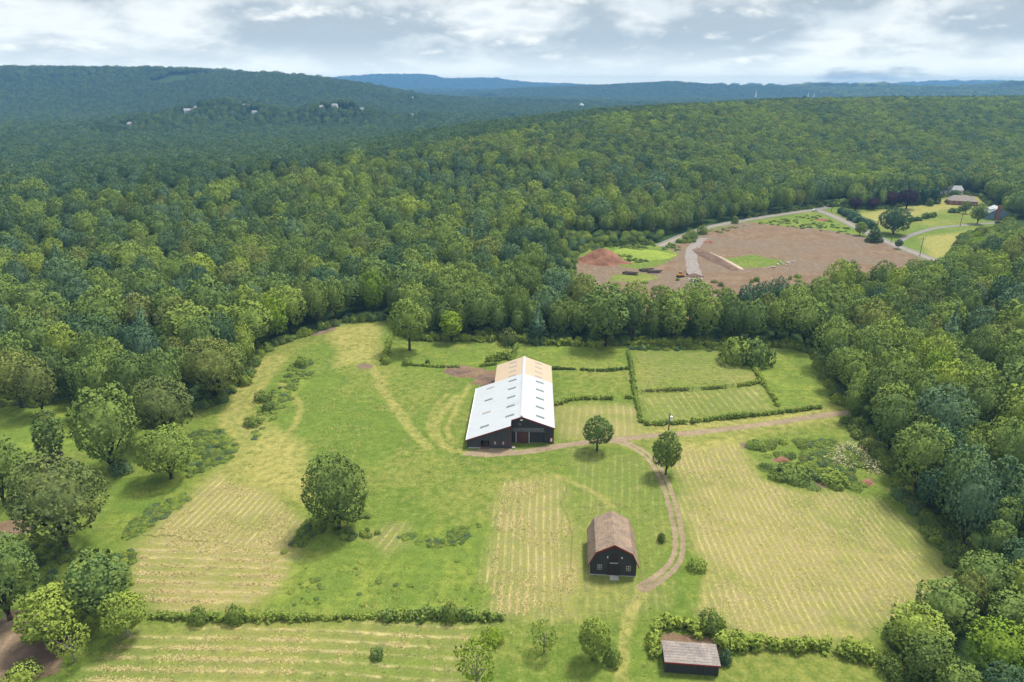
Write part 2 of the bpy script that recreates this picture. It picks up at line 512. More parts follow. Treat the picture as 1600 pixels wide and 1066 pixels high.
def ground_material():
    m, t = newmat('meadow_ground')
    pos = t.n('ShaderNodeNewGeometry').outputs['Position']
    def a(nm):
        return t.n('ShaderNodeAttribute', attribute_name=nm).outputs['Fac']
    nbig = t.noise(pos, 0.028, 4, 0.55)
    nmid = t.noise(pos, 0.13, 5, 0.6, 0.3)
    nsm = t.noise(pos, 0.55, 5, 0.65)
    nfine = t.noise(pos, 2.1, 4, 0.7)
    mp = t.n('ShaderNodeMapping', ins={0: pos})
    mp.inputs['Scale'].default_value = (1.0, 0.25, 1.0)
    nstr = t.noise(mp.outputs[0], 0.6, 4, 0.6)
    green = (0.122, 0.172, 0.028)
    deep = (0.090, 0.142, 0.022)
    yel = (0.235, 0.220, 0.058)
    straw = (0.46, 0.375, 0.185)
    c = t.mix(t.ramp(nmid, 0.35, 0.7), green, deep)
    yfac = t.math('ADD', t.math('MULTIPLY', nbig, 0.6), t.math('MULTIPLY', nsm, 0.4))
    c = t.mix(t.ramp(yfac, 0.44, 0.64, 0.0, 0.66), c, yel)
    c = t.mix(t.ramp(nmid, 0.58, 0.74, 0.0, 0.45), c, (0.30, 0.255, 0.085))
    # yellowed, driven or drier grass
    yy = t.math('MULTIPLY', a('yellow'), t.ramp(nsm, 0.22, 0.62, 0.35, 1.0))
    c = t.mix(t.math('MULTIPLY', yy, 0.8), c, (0.31, 0.27, 0.085))
    # lush growth
    lu = t.math('MULTIPLY', a('lush'), t.ramp(nsm, 0.3, 0.6, 0.35, 1.15), clamp=True)
    lc = t.mix(t.ramp(nmid, 0.35, 0.65), (0.095, 0.155, 0.024), (0.180, 0.220, 0.036))
    c = t.mix(lu, c, lc)
    # mown ground and rows of cut hay
    mw = a('mown')
    mcol = t.mix(t.ramp(nsm, 0.38, 0.62), (0.350, 0.280, 0.135), (0.240, 0.212, 0.066))
    c = t.mix(t.math('MULTIPLY', mw, t.ramp(t.math('ADD', t.math('MULTIPLY', nbig, 0.55), t.math('MULTIPLY', nmid, 0.45)), 0.40, 0.58, 0.45, 1.0)), c, mcol)
    rw = t.math('ADD', a('row'), t.math('MULTIPLY', t.math('SUBTRACT', nmid, 0.5), 0.5))
    rw = t.math('ADD', rw, t.math('MULTIPLY', t.math('SUBTRACT', nsm, 0.5), 0.4))
    fr = t.math('FRACT', rw)
    tri = t.math('ABSOLUTE', t.math('SUBTRACT', fr, 0.5))
    line = t.ramp(tri, 0.25, 0.46)
    dark = t.ramp(tri, 0.02, 0.2, 1.0, 0.0)
    brk = t.ramp(t.math('ADD', t.math('MULTIPLY', nmid, 0.5), t.math('MULTIPLY', nsm, 0.5)), 0.38, 0.66, 0.0, 0.95)
    amp = a('rowamp')
    c = t.mix(t.math('MULTIPLY', t.math('MULTIPLY', dark, amp), 0.35), c, (0.115, 0.165, 0.026))
    c = t.mix(t.math('MULTIPLY', t.math('MULTIPLY', line, amp), brk), c, straw)
    # earth and dirt with ragged edges
    def ragged(f):
        return t.ramp(t.math('ADD', f, t.math('MULTIPLY', t.math('SUBTRACT', nsm, 0.5), 0.9)), 0.32, 0.68)
    dcol = t.mix(t.ramp(nmid, 0.3, 0.7), (0.285, 0.218, 0.138), (0.222, 0.168, 0.108))
    c = t.mix(ragged(a('dirt')), c, dcol)
    ecol = t.mix(t.ramp(nmid, 0.35, 0.7), (0.158, 0.100, 0.060), (0.200, 0.142, 0.088))
    ecol = t.mix(t.ramp(nbig, 0.4, 0.62), ecol, (0.165, 0.124, 0.086))
    ecol = t.mix(t.ramp(nstr, 0.50, 0.75, 0.0, 0.6), ecol, (0.27, 0.20, 0.145))
    ecol = t.mix(t.ramp(nsm, 0.62, 0.74, 0.0, 0.3), ecol, (0.16, 0.175, 0.05))
    c = t.mix(ragged(a('earth')), c, ecol)
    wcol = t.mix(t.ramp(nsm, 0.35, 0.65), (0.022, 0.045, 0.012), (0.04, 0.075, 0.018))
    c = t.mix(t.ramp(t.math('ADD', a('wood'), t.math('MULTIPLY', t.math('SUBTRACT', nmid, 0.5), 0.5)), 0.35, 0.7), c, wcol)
    grain = t.math('ADD', t.math('MULTIPLY', nfine, 0.75), t.math('MULTIPLY', nsm, 0.6))
    v = t.n('ShaderNodeHueSaturation', ins={'Color': c})
    t.put(v.inputs['Value'], t.ramp(grain, 0.4, 0.95, 0.72, 1.3))
    hgt = t.math('ADD', nfine, t.math('MULTIPLY', t.math('MULTIPLY', line, amp), 0.8))
    finish(t, v.outputs[0], 0.95, hgt, 0.1, 0.0, 0.22, 0.8)
    return m


def leaf_material(name, col, tint=0.30, translucent=0.15):
    m, t = newmat(name)
    oi = t.n('ShaderNodeObjectInfo')
    pos = t.n('ShaderNodeNewGeometry').outputs['Position']
    nz = t.noise(pos, 0.42, 3, 0.6)
    n3 = t.noise(pos, 2.4, 2, 0.6)
    yel = (col[0] * 1.45 + 0.004, col[1] * 1.28, col[2] * 0.95)
    drk = (col[0] * 0.66, col[1] * 0.72, col[2] * 0.95)
    c = t.mix(t.ramp(oi.outputs['Random'], 0.0, 1.0), drk, yel)
    c = t.mix(0.45, c, col)
    c = t.mix(t.ramp(nz, 0.45, 0.68, 0.0, 0.6), c, yel)
    v = t.n('ShaderNodeHueSaturation', ins={'Color': c})
    t.put(v.inputs['Value'], t.ramp(n3, 0.3, 0.7, 0.80, 1.22))
    d = t.n('ShaderNodeBsdfDiffuse', ins={0: v.outputs[0]})
    tr = t.n('ShaderNodeBsdfTranslucent', ins={0: v.outputs[0]})
    mx = t.n('ShaderNodeMixShader', ins={0: translucent, 1: d.outputs[0], 2: tr.outputs[0]})
    t.n('ShaderNodeOutputMaterial', ins={0: mx.outputs[0]})
    return m


LEAF = {
    'dark green': leaf_material('leaf_dark_green', (0.108, 0.166, 0.052)),
    'mid green': leaf_material('leaf_mid_green', (0.152, 0.222, 0.06)),
    'fresh green': leaf_material('leaf_fresh_green', (0.2, 0.275, 0.06)),
    'yellow-green': leaf_material('leaf_yellow_green', (0.17, 0.26, 0.034)),
    'olive green': leaf_material('leaf_olive', (0.152, 0.192, 0.06)),
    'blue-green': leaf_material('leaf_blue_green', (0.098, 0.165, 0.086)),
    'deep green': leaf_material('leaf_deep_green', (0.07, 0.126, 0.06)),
    'purple': leaf_material('leaf_purple', (0.045, 0.025, 0.042)),
    'pale dead': leaf_material('leaf_pale_dead', (0.50, 0.49, 0.34)),
    'grey-brown': leaf_material('leaf_grey_brown', (0.17, 0.14, 0.095)),
}
GROUND = ground_material()
simple('bark', (0.085, 0.065, 0.045), (0.05, 0.04, 0.03), 4.0, 0.95, 0.1)
simple('pale_bark', (0.30, 0.27, 0.22), (0.18, 0.16, 0.13), 4.0, 0.95, 0.1)
simple('asphalt', (0.215, 0.20, 0.19), (0.17, 0.16, 0.155), 0.7, 0.95, 0.2)
simple('yellow_paint', (0.46, 0.33, 0.09), (0.38, 0.29, 0.10), 1.0, 0.8)
simple('white_paint', (0.74, 0.74, 0.72), (0.66, 0.66, 0.64), 1.0, 0.7)
simple('charcoal_siding', (0.030, 0.030, 0.032), (0.045, 0.045, 0.048), 1.0, 0.7, 0.3, stretch=(6, 6, 0.25))
simple('grey_siding', (0.060, 0.062, 0.066), (0.045, 0.047, 0.05), 1.0, 0.7, 0.3, stretch=(6, 6, 0.25))
simple('red_trim', (0.20, 0.022, 0.016), (0.14, 0.02, 0.015), 2.0, 0.7)
simple('red_door', (0.095, 0.040, 0.032), (0.075, 0.032, 0.026), 1.0, 0.75, stretch=(6, 6, 0.3))
simple('brown_door', (0.040, 0.028, 0.020), (0.028, 0.02, 0.016), 1.0, 0.8, stretch=(6, 6, 0.3))
simple('grey_band', (0.12, 0.125, 0.135), (0.10, 0.10, 0.11), 1.0, 0.5)
simple('window_glass', (0.06, 0.07, 0.08), (0.10, 0.11, 0.12), 0.6, 0.12, 0.6)
simple('pale_glass', (0.42, 0.43, 0.40), (0.32, 0.33, 0.31), 1.5, 0.25, 0.5)
simple('skylight_panel', (0.15, 0.18, 0.17), (0.11, 0.135, 0.13), 1.0, 0.3, 0.5)
simple('skylight_pale', (0.34, 0.30, 0.26), (0.28, 0.25, 0.22), 1.0, 0.4, 0.4)
simple('vent_metal', (0.52, 0.53, 0.54), (0.42, 0.43, 0.44), 2.0, 0.5, 0.4)
simple('concrete', (0.45, 0.43, 0.39), (0.36, 0.34, 0.30), 2.0, 0.9)
simple('brick_red', (0.30, 0.12, 0.075), (0.24, 0.10, 0.065), 3.0, 0.9)
simple('blue_siding', (0.14, 0.21, 0.28), (0.12, 0.18, 0.25), 0.8, 0.7)
simple('white_siding', (0.72, 0.72, 0.70), (0.64, 0.64, 0.62), 0.8, 0.7)
simple('beige_siding', (0.50, 0.44, 0.36), (0.44, 0.39, 0.32), 0.8, 0.7)
simple('grey_shingle', (0.34, 0.34, 0.35), (0.26, 0.26, 0.27), 1.2, 0.9)
simple('brown_shingle', (0.27, 0.22, 0.19), (0.20, 0.17, 0.15), 1.2, 0.9)
simple('pole_wood', (0.16, 0.13, 0.10), (0.11, 0.09, 0.07), 3.0, 0.9)
simple('lamp_white', (0.75, 0.76, 0.78), (0.7, 0.7, 0.72), 3.0, 0.4)
simple('rock', (0.42, 0.37, 0.31), (0.28, 0.24, 0.20), 1.2, 0.95)
simple('red_soil', (0.275, 0.135, 0.085), (0.19, 0.092, 0.06), 0.35, 0.98, 0.1, bdist=0.3, detail=8)
simple('brown_soil', (0.175, 0.115, 0.085), (0.12, 0.08, 0.06), 0.35, 0.98, 0.1, bdist=0.3, detail=8)
simple('pale_soil', (0.50, 0.40, 0.32), (0.38, 0.28, 0.21), 0.35, 0.98, 0.1, bdist=0.3, detail=8)
simple('log_wood', (0.10, 0.075, 0.06), (0.06, 0.045, 0.04), 1.5, 0.95)
simple('machine_yellow', (0.42, 0.19, 0.03), (0.32, 0.15, 0.03), 1.0, 0.5)
simple('black_rubber', (0.02, 0.02, 0.02), (0.03, 0.03, 0.03), 2.0, 0.8)
simple('car_black', (0.02, 0.02, 0.024), (0.025, 0.025, 0.03), 1.0, 0.25, 0.5)
simple('car_white', (0.75, 0.76, 0.77), (0.72, 0.72, 0.73), 1.0, 0.3, 0.5)
simple('hay_inside', (0.25, 0.17, 0.10), (0.12, 0.08, 0.06), 1.5, 0.9)


def metal_roof(name, c1, c2, streak):
    m, t = newmat(name)
    co = t.n('ShaderNodeTexCoord').outputs['Object']
    mp = t.n('ShaderNodeMapping', ins={0: co})
    mp.inputs['Scale'].default_value = (0.25, 2.2, 0.25)
    nz = t.noise(mp.outputs[0], 1.0, 5, 0.6)
    n2 = t.noise(co, 0.18, 4, 0.5)
    c = t.mix(t.ramp(nz, 0.35, 0.7), c1, c2)
    c = t.mix(t.ramp(n2, 0.5, 0.72, 0.0, 0.5), c, streak)
    sp = t.n('ShaderNodeSeparateXYZ', ins={0: co})
    wv = t.math('FRACT', t.math('MULTIPLY', sp.outputs[1], 1.1))
    rib = t.ramp(t.math('ABSOLUTE', t.math('SUBTRACT', wv, 0.5)), 0.40, 0.47)
    c = t.mix(t.math('MULTIPLY', rib, 0.16), c, (0.35, 0.36, 0.38))
    finish(t, c, 0.45, rib, 0.4, 0.0, 0.03, 0.7)
    return m


metal_roof('white_metal_roof', (0.45, 0.47, 0.49), (0.42, 0.44, 0.46), (0.37, 0.39, 0.41))
metal_roof('cream_metal_roof', (0.48, 0.36, 0.245), (0.45, 0.335, 0.23), (0.41, 0.31, 0.215))


def weathered_roof(name, base, alt, rust, grey, course=0.22):
    m, t = newmat(name)
    co = t.n('ShaderNodeTexCoord').outputs['Object']
    nb = t.noise(co, 0.5, 5, 0.65, 0.6)
    mp = t.n('ShaderNodeMapping', ins={0: co})
    mp.inputs['Scale'].default_value = (0.6, 2.6, 0.6)
    ns = t.noise(mp.outputs[0], 0.9, 6, 0.7)
    nf = t.noise(co, 5.0, 3, 0.7)
    c = t.mix(t.ramp(nb, 0.36, 0.64), base, alt)
    c = t.mix(t.ramp(ns, 0.52, 0.70, 0.0, 0.8), c, rust)
    c = t.mix(t.ramp(nb, 0.58, 0.72, 0.0, 0.8), c, grey)
    v = t.n('ShaderNodeHueSaturation', ins={'Color': c})
    t.put(v.inputs['Value'], t.ramp(nf, 0.3, 0.7, 0.75, 1.25))
    sp = t.n('ShaderNodeSeparateXYZ', ins={0: co})
    wv = t.math('FRACT', t.math('MULTIPLY', sp.outputs[2], 1 / course))
    finish(t, v.outputs[0], 0.9, t.math('ADD', t.math('MULTIPLY', wv, 0.6), nf), 0.2, 0.0, 0.04, 0.7)
    return m


weathered_roof('rusty_roof', (0.27, 0.195, 0.138), (0.185, 0.138, 0.108), (0.40, 0.275, 0.165), (0.25, 0.215, 0.20))
weathered_roof('shed_roofing', (0.275, 0.24, 0.215), (0.20, 0.172, 0.158), (0.34, 0.245, 0.19), (0.19, 0.165, 0.16))
MATS['meadow_ground'] = GROUND


# ---------------------------------------------------------------- object helpers
def tag(o, label=None, cat=None, group=None, kind=None):
    if label:
        o['label'] = label
    if cat:
        o['category'] = cat
    if group:
        o['group'] = group
    if kind:
        o['kind'] = kind
    return o


def link(name, me, parent=None, loc=None):
    o = bpy.data.objects.new(name, me)
    COL.objects.link(o)
    if parent:
        o.parent = parent
    if loc is not None:
        o.location = loc
    return o


def empty(name, loc, rz=0.0, label=None, cat=None, group=None):
    o = bpy.data.objects.new(name, None)
    o.empty_display_size = 0.5
    COL.objects.link(o)
    o.location = loc
    o.rotation_euler = (0, 0, rz)
    return tag(o, label, cat, group)


class MB:
    """collects simple solids and links them as one mesh object"""
    def __init__(s):
        s.v, s.f = [], []

    def poly(s, pts, fs):
        k = len(s.v)
        s.v += [tuple(p) for p in pts]
        s.f += [tuple(i + k for i in f) for f in fs]
        return s

    def box(s, x0, x1, y0, y1, z0, z1):
        return s.poly([(x0, y0, z0), (x1, y0, z0), (x1, y1, z0), (x0, y1, z0), (x0, y0, z1), (x1, y0, z1), (x1, y1, z1), (x0, y1, z1)],
                      [(0, 3, 2, 1), (4, 5, 6, 7), (0, 1, 5, 4), (1, 2, 6, 5), (2, 3, 7, 6), (3, 0, 4, 7)])

    def prism_y(s, prof, y0, y1):
        """profile in x,z (counter-clockwise seen from -Y) pushed from y0 to y1"""
        n = len(prof)
        pts = [(x, y0, z) for x, z in prof] + [(x, y1, z) for x, z in prof]
        fs = [tuple(range(n)), tuple(range(2 * n - 1, n - 1, -1))]
        fs += [((i + 1) % n, i, i + n, (i + 1) % n + n) for i in range(n)]
        return s.poly(pts, fs)

    def slab(s, outline, t):
        """plan outline of 3-D points (counter-clockwise from above) with thickness t downwards"""
        n = len(outline)
        pts = [tuple(p) for p in outline] + [(p[0], p[1], p[2] - t) for p in outline]
        fs = [tuple(range(n)), tuple(range(2 * n - 1, n - 1, -1))]
        fs += [((i + 1) % n, i, i + n, (i + 1) % n + n) for i in range(n)]
        return s.poly(pts, fs)

    def tube(s, a, b, r0, r1, n=8, cap=True):
        a, b = Vector(a), Vector(b)
        d = (b - a).normalized()
        u = d.orthogonal().normalized()
        v = d.cross(u)
        pts = []
        for c, r in ((a, r0), (b, r1)):
            pts += [tuple(c + (u * math.cos(2 * PI * i / n) + v * math.sin(2 * PI * i / n)) * r) for i in range(n)]
        fs = [(i, (i + 1) % n, (i + 1) % n + n, i + n) for i in range(n)]
        if cap:
            fs += [tuple(range(n - 1, -1, -1)), tuple(range(n, 2 * n))]
        return s.poly(pts, fs)

    def build(s, name, mat, parent=None, smooth=False):
        me = bpy.data.meshes.new(name)
        me.from_pydata(s.v, [], s.f)
        me.materials.append(MATS[mat] if isinstance(mat, str) else mat)
        if smooth:
            me.shade_smooth()
        me.update()
        return link(name, me, parent)


# ---------------------------------------------------------------- the ground
def np_mesh(name, verts, quads, tris=None):
    me = bpy.data.meshes.new(name)
    nv = len(verts)
    me.vertices.add(nv)
    me.vertices.foreach_set('co', np.asarray(verts, np.float32).ravel())
    nq = len(quads)
    nt = 0 if tris is None else len(tris)
    loops = np.asarray(quads, np.int32).ravel() if nq else np.zeros(0, np.int32)
    if nt:
        loops = np.concatenate([loops, np.asarray(tris, np.int32).ravel()])
    me.loops.add(loops.size)
    me.loops.foreach_set('vertex_index', loops)
    me.polygons.add(nq + nt)
    starts = np.concatenate([np.arange(nq) * 4, nq * 4 + np.arange(nt) * 3]).astype(np.int32)
    me.polygons.foreach_set('loop_start', starts)
    me.update(calc_edges=True)
    return me


def set_attrs(me, A):
    for k in ATTRS:
        at_ = me.attributes.new(k, 'FLOAT', 'POINT')
        at_.data.foreach_set('value', np.asarray(A[k], np.float32))


fine = np.radians(np.arange(-50, 50.01, 0.24))
coarse = np.radians(np.arange(52 + 6, 360 - 52 - 1, 6.0))
ang = np.concatenate([fine, coarse])
rad = np.concatenate([[4, 12, 24, 38], np.exp(np.arange(math.log(50), math.log(480), 0.0056)),
                      np.exp(np.arange(math.log(480), math.log(3200), 0.014)), np.exp(np.arange(math.log(3200), math.log(14500), 0.022))])
AA, RR = np.meshgrid(ang, rad)
gx, gy = (RR * np.sin(AA)).ravel(), (RR * np.cos(AA)).ravel()
gz = terrain(gx, gy)
na, nr = len(ang), len(rad)
ii = np.arange(nr - 1)[:, None] * na
jj = np.arange(na)[None, :]
jn = (jj + 1) % na
quads = np.stack([ii + jj, ii + na + jj, ii + na + jn, ii + jn], -1).reshape(-1, 4)[:, ::-1]
gm = np_mesh('ground', np.stack([gx, gy, gz], -1), quads, [(i, (i + 1) % na, 0) for i in range(1, na - 1)])
set_attrs(gm, masks(gx, gy))
gm.materials.append(GROUND)
gm.shade_smooth()
tag(link('ground', gm), kind='structure')


def ribbon(name, line, half, lift, mat, cols=9, step=0.8, attrs=False, jitter=0.0):
    """a strip that follows a line on the ground"""
    seg = np.hypot(*np.diff(line, axis=0).T)
    s = np.concatenate([[0], np.cumsum(seg)])
    q = np.arange(0, s[-1], step)
    px, py = np.interp(q, s, line[:, 0]), np.interp(q, s, line[:, 1])
    tx, ty = np.gradient(px), np.gradient(py)
    L = np.hypot(tx, ty) + 1e-9
    nx, ny = -ty / L, tx / L
    off = np.linspace(-half, half, cols)
    wob = 1 + jitter * (fbm(q, q * 0, 5.0, 3, 3) - 0.5)
    X = px[:, None] + nx[:, None] * off[None] * wob[:, None]
    Y = py[:, None] + ny[:, None] * off[None] * wob[:, None]
    X, Y = X.ravel(), Y.ravel()
    Z = terrain(X, Y) + lift
    n = len(q)
    i = np.arange(n - 1)[:, None] * cols
    j = np.arange(cols - 1)[None]
    qd = np.stack([i + j, i + j + cols, i + j + cols + 1, i + j + 1], -1).reshape(-1, 4)
    me = np_mesh(name, np.stack([X, Y, Z], -1), qd)
    me.materials.append(MATS[mat])
    if attrs:
        set_attrs(me, masks(X, Y))
    return tag(link(name, me), kind='structure')


def offset_line(line, d):
    t = np.gradient(line, axis=0)
    t = t / (np.hypot(t[:, 0], t[:, 1])[:, None] + 1e-9)
    return line + np.stack([-t[:, 1], t[:, 0]], -1) * d


ribbon('gravel_lane', LANE, 2.6, 0.012, 'meadow_ground', 15, 0.5, True)
ribbon('dirt_track', SPUR, 2.3, 0.024, 'meadow_ground', 19, 0.5, True)
ribbon('asphalt_road', np.concatenate([ROAD_A, ROAD_B[1:]]), 3.4, 0.05, 'asphalt', 5, 1.5)
ribbon('side_road', ROAD_C, 3.0, 0.03, 'asphalt', 5, 1.5)
ribbon('asphalt_driveway', DRIVE, 1.9, 0.034, 'asphalt', 5, 1.5)
simple('gravel', (0.27, 0.235, 0.215), (0.20, 0.175, 0.16), 0.6, 0.95, 0.1)
ribbon('gravel_path', smooth_line([at(*p) for p in ((1098, 372), (1086, 384), (1080, 398), (1082, 415), (1086, 434), (1088, 450))]), 3.2, 0.045, 'gravel', 7, 1.0, False, 0.5)
for d in (-0.28, 0.28):
    ribbon('road_marking', offset_line(np.concatenate([ROAD_A, ROAD_B[1:]]), d), 0.17, 0.062, 'yellow_paint', 2, 1.5)


def sheet(name, poly, res, lift):
    lo, hi = poly.min(0), poly.max(0)
    xs, ys = np.arange(lo[0], hi[0], res), np.arange(lo[1], hi[1], res)
    X, Y = np.meshgrid(xs, ys)
    x, y = X.ravel(), Y.ravel()
    ins = psd(poly, x, y) < 0
    nx = len(xs)
    i = np.arange(len(ys) - 1)[:, None] * nx
    j = np.arange(nx - 1)[None]
    q = np.stack([i + j, i + j + 1, i + j + nx + 1, i + j + nx], -1).reshape(-1, 4)
    q = q[ins[q].all(1)]
    used = np.unique(q)
    remap = np.zeros(x.size, int)
    remap[used] = np.arange(used.size)
    x, y = x[used], y[used]
    me = np_mesh(name, np.stack([x, y, terrain(x, y) + lift], -1), remap[q])
    set_attrs(me, masks(x, y))
    me.materials.append(GROUND)
    return tag(link(name, me), kind='structure')


sheet('dirt_clearing', RED_FIELD, 1.4, 0.016)

# ---------------------------------------------------------------- tree shapes
def fib(n, r, zmin=-1.0):
    k = np.arange(n) + 0.5
    z = 1 - (1 - zmin) * k / n
    ph = k * 2.399963 + r.uniform(0, 6.28)
    s = np.sqrt(np.clip(1 - z * z, 0, 1))
    d = np.stack([s * np.cos(ph), s * np.sin(ph), z], -1) + r.normal(0, 0.16, (n, 3))
    return d / np.linalg.norm(d, axis=1)[:, None]


ICO = None


def ico():
    global ICO
    if ICO is None:
        bm = bmesh.new()
        bmesh.ops.create_icosphere(bm, subdivisions=2, radius=1.0)
        ICO = (np.array([v.co[:] for v in bm.verts]), [tuple(v.index for v in f.verts) for f in bm.faces])
        bm.free()
    return ICO


def leaf_quads(c, nrm, size, r, jitter=0.55, aspect=1.0):
    n = len(c)
    nn = nrm + r.normal(0, jitter, (n, 3))
    nn /= np.linalg.norm(nn, axis=1)[:, None]
    a = np.cross(nn, r.normal(0, 1, (n, 3)))
    a /= np.linalg.norm(a, axis=1)[:, None] + 1e-9
    b = np.cross(nn, a)
    s = size * r.uniform(0.6, 1.35, (n, 1))
    k = r.uniform(0.55, 1.1, (n, 4, 1))
    off = np.stack([a * s, b * s * aspect, -a * s, -b * s * aspect], 1) * k
    off += nn[:, None, :] * (s[:, None, :] * r.uniform(-0.35, 0.15, (n, 4, 1)))
    v = c[:, None, :] + off
    return v.reshape(-1, 3), np.repeat(nn, 4, 0)


def foliage_mesh(name, C, CR, cent, nleaf, size, r, bias=-0.35, core=None, up=0.25, jitter=0.55):
    """leaves on the outer skin of many small clumps; C centres, CR radii"""
    w_ = CR ** 2
    cnt = np.maximum(4, (nleaf * w_ / w_.sum())).astype(int)
    P_, N_ = [], []
    for i in range(len(C)):
        out = C[i] - cent
        out = out / (np.linalg.norm(out) + 1e-6)
        d = r.normal(0, 1, (cnt[i] * 3, 3))
        d /= np.linalg.norm(d, axis=1)[:, None]
        sc = d @ out + 0.35 * d[:, 2]
        d = d[sc > bias][:cnt[i]]
        p = C[i] + d * CR[i] * r.uniform(0.78, 1.12, (len(d), 1))
        keep = np.ones(len(d), bool)
        for j in range(len(C)):
            if j != i and np.sum((C[j] - C[i]) ** 2) < (CR[i] + CR[j]) ** 2:
                keep &= np.sum((p - C[j]) ** 2, 1) > (0.80 * CR[j]) ** 2
        P_.append(p[keep])
        n_ = d[keep] * 0.8 + out * 0.35
        n_[:, 2] += up
        N_.append(n_)
    p, nn = np.concatenate(P_), np.concatenate(N_)
    nn /= np.linalg.norm(nn, axis=1)[:, None]
    v, ln_ = leaf_quads(p, nn, size, r, jitter)
    q = np.arange(len(v)).reshape(-1, 4)
    vn = np.repeat(nn, 4, 0) * 0.72 + ln_ * 0.32
    vn /= np.linalg.norm(vn, axis=1)[:, None]
    tris = None
    if core is not None:
        cv, cf = core
        tris = np.array(cf) + len(v)
        cn = cv - cent
        cn = cn / (np.linalg.norm(cn, axis=1)[:, None] + 1e-6)
        v = np.concatenate([v, cv])
        vn = np.concatenate([vn, cn])
    me = np_mesh(name, v, q, tris)
    me.shade_smooth()
    me.normals_split_custom_set_from_vertices(vn.astype(float).tolist())
    me.materials.append(LEAF['mid green'])
    return me


def lobed(d, r, amp, n=5):
    ax = fib(n, r, -0.4)
    ph = r.uniform(0.5, 1.0, n)
    f = np.zeros(len(d))
    for a, k in zip(ax, ph):
        f = np.maximum(f, k * np.clip((d @ a - 0.35) / 0.65, 0, 1))
    return 1 - amp + amp * 1.5 * f


def broadleaf(seed, Rr, Ht, zb, ncl, nleaf, size, lobe=0.2, taper=0.0, core=0.70, clump=(0.22, 0.38)):
    """crown and trunk of a broadleaved tree, base of the trunk at the origin"""
    r = np.random.default_rng(seed)
    zc, sz = (Ht + zb) / 2, (Ht - zb) / 2
    d = fib(ncl, r, -0.85)
    lr = np.random.default_rng(seed + 500)
    L = lobed(d, lr, lobe)
    shape = np.array([Rr, Rr, sz])
    cent = np.array([0, 0, zc])
    tp = 1 - taper * np.clip(d[:, 2], -0.3, 1)
    C = cent + d * shape * (L * r.uniform(0.66, 0.84, ncl))[:, None]
    C[:, :2] *= tp[:, None]
    CR = Rr * r.uniform(clump[0], clump[1], ncl)
    iv, tf = ico()
    lr = np.random.default_rng(seed + 500)
    cv = cent + iv * shape * (core * lobed(iv, lr, lobe) * r.uniform(0.88, 1.08, len(iv)))[:, None]
    cv[:, :2] *= (1 - taper * np.clip(iv[:, 2], -0.3, 1))[:, None]
    crown = foliage_mesh('crown', C, CR, cent - np.array([0, 0, sz * 0.3]), nleaf, size, r, core=(cv, tf) if core > 0 else None)
    mb = MB()
    tr = Rr * 0.055
    mb.tube((0, 0, -0.4), (r.normal(0, .1), r.normal(0, .1), zb * 0.9 + 0.5), tr * 1.35, tr, 9)
    mb.tube((0, 0, zb * 0.9 + 0.3), (0.2, 0.1, zc + sz * 0.3), tr, tr * 0.45, 8)
    for k in range(6):
        a = k * 1.05 + r.uniform(0, .5)
        b = Vector((0, 0, zb * 0.7 + 0.3 + k * 0.25))
        e = Vector((math.cos(a) * Rr * 0.62, math.sin(a) * Rr * 0.62, zc - sz * 0.25 + r.uniform(-.1, .4) * sz))
        mdl = b.lerp(e, 0.45) + Vector((0, 0, sz * 0.08))
        mb.tube(b, mdl, tr * 0.6, tr * 0.4, 6)
        mb.tube(mdl, e, tr * 0.4, tr * 0.15, 6)
    tm = bpy.data.meshes.new('trunk')
    tm.from_pydata(mb.v, [], mb.f)
    tm.materials.append(MATS['bark'])
    tm.shade_smooth()
    return dict(crown=crown, trunk=tm, R=Rr, H=Ht)


def conifer(seed, Rr, Ht, zb, nleaf, size):
    r = np.random.default_rng(seed)
    k = np.arange(11)
    C, CR = [], []
    for lev in range(12):
        f = lev / 11.0
        z = zb + (Ht - zb) * f * 0.97
        rr = Rr * (1 - f) ** 0.85 + 0.15
        nb = max(1, int(9 * (1 - f) + 2))
        for j in range(nb):
            a = 2 * PI * j / nb + lev * 0.7 + r.uniform(-.25, .25)
            q = rr * r.uniform(0.55, 0.8)
            C.append((math.cos(a) * q, math.sin(a) * q, z - 0.12 * q + r.uniform(-.2, .2)))
            CR.append(max(0.5, rr * 0.36) * r.uniform(0.8, 1.2))
    C, CR = np.array(C), np.array(CR)
    iv, tf = ico()
    cv = iv * np.array([Rr * 0.62, Rr * 0.62, (Ht - zb) * 0.48]) + np.array([0, 0, (Ht + zb) * 0.5])
    hh = (cv[:, 2] - zb) / (Ht - zb)
    cv[:, :2] *= np.clip(1.35 * (1 - hh), 0.05, 1.1)[:, None]
    crown = foliage_mesh('crown', C, CR, np.array([0, 0, zb + (Ht - zb) * 0.3]), nleaf, size, r, bias=-0.5, core=(cv, tf), up=0.1, jitter=0.7)
    mb = MB().tube((0, 0, -0.4), (0, 0, Ht * 0.9), Rr * 0.09, 0.05, 8)
    tm = bpy.data.meshes.new('trunk')
    tm.from_pydata(mb.v, [], mb.f)
    tm.materials.append(MATS['bark'])
    return dict(crown=crown, trunk=tm, R=Rr, H=Ht)


def bush_mesh(seed, Rr, Ht, ncl, nleaf, size, clump=(0.24, 0.42)):
    r = np.random.default_rng(seed)
    d = fib(ncl, r, -0.05)
    cent = np.array([0, 0, Ht * 0.1])
    C = cent + d * np.array([Rr, Rr, Ht * 0.85]) * (r.uniform(0.5, 0.8, ncl))[:, None]
    CR = min(Rr, Ht) * r.uniform(clump[0], clump[1], ncl)
    iv, tf = ico()
    cv = cent + iv * np.array([Rr, Rr, Ht * 0.85]) * (0.52 * r.uniform(0.85, 1.1, len(iv)))[:, None]
    return foliage_mesh('bush', C, CR, cent, nleaf, size, r, core=(cv, tf))


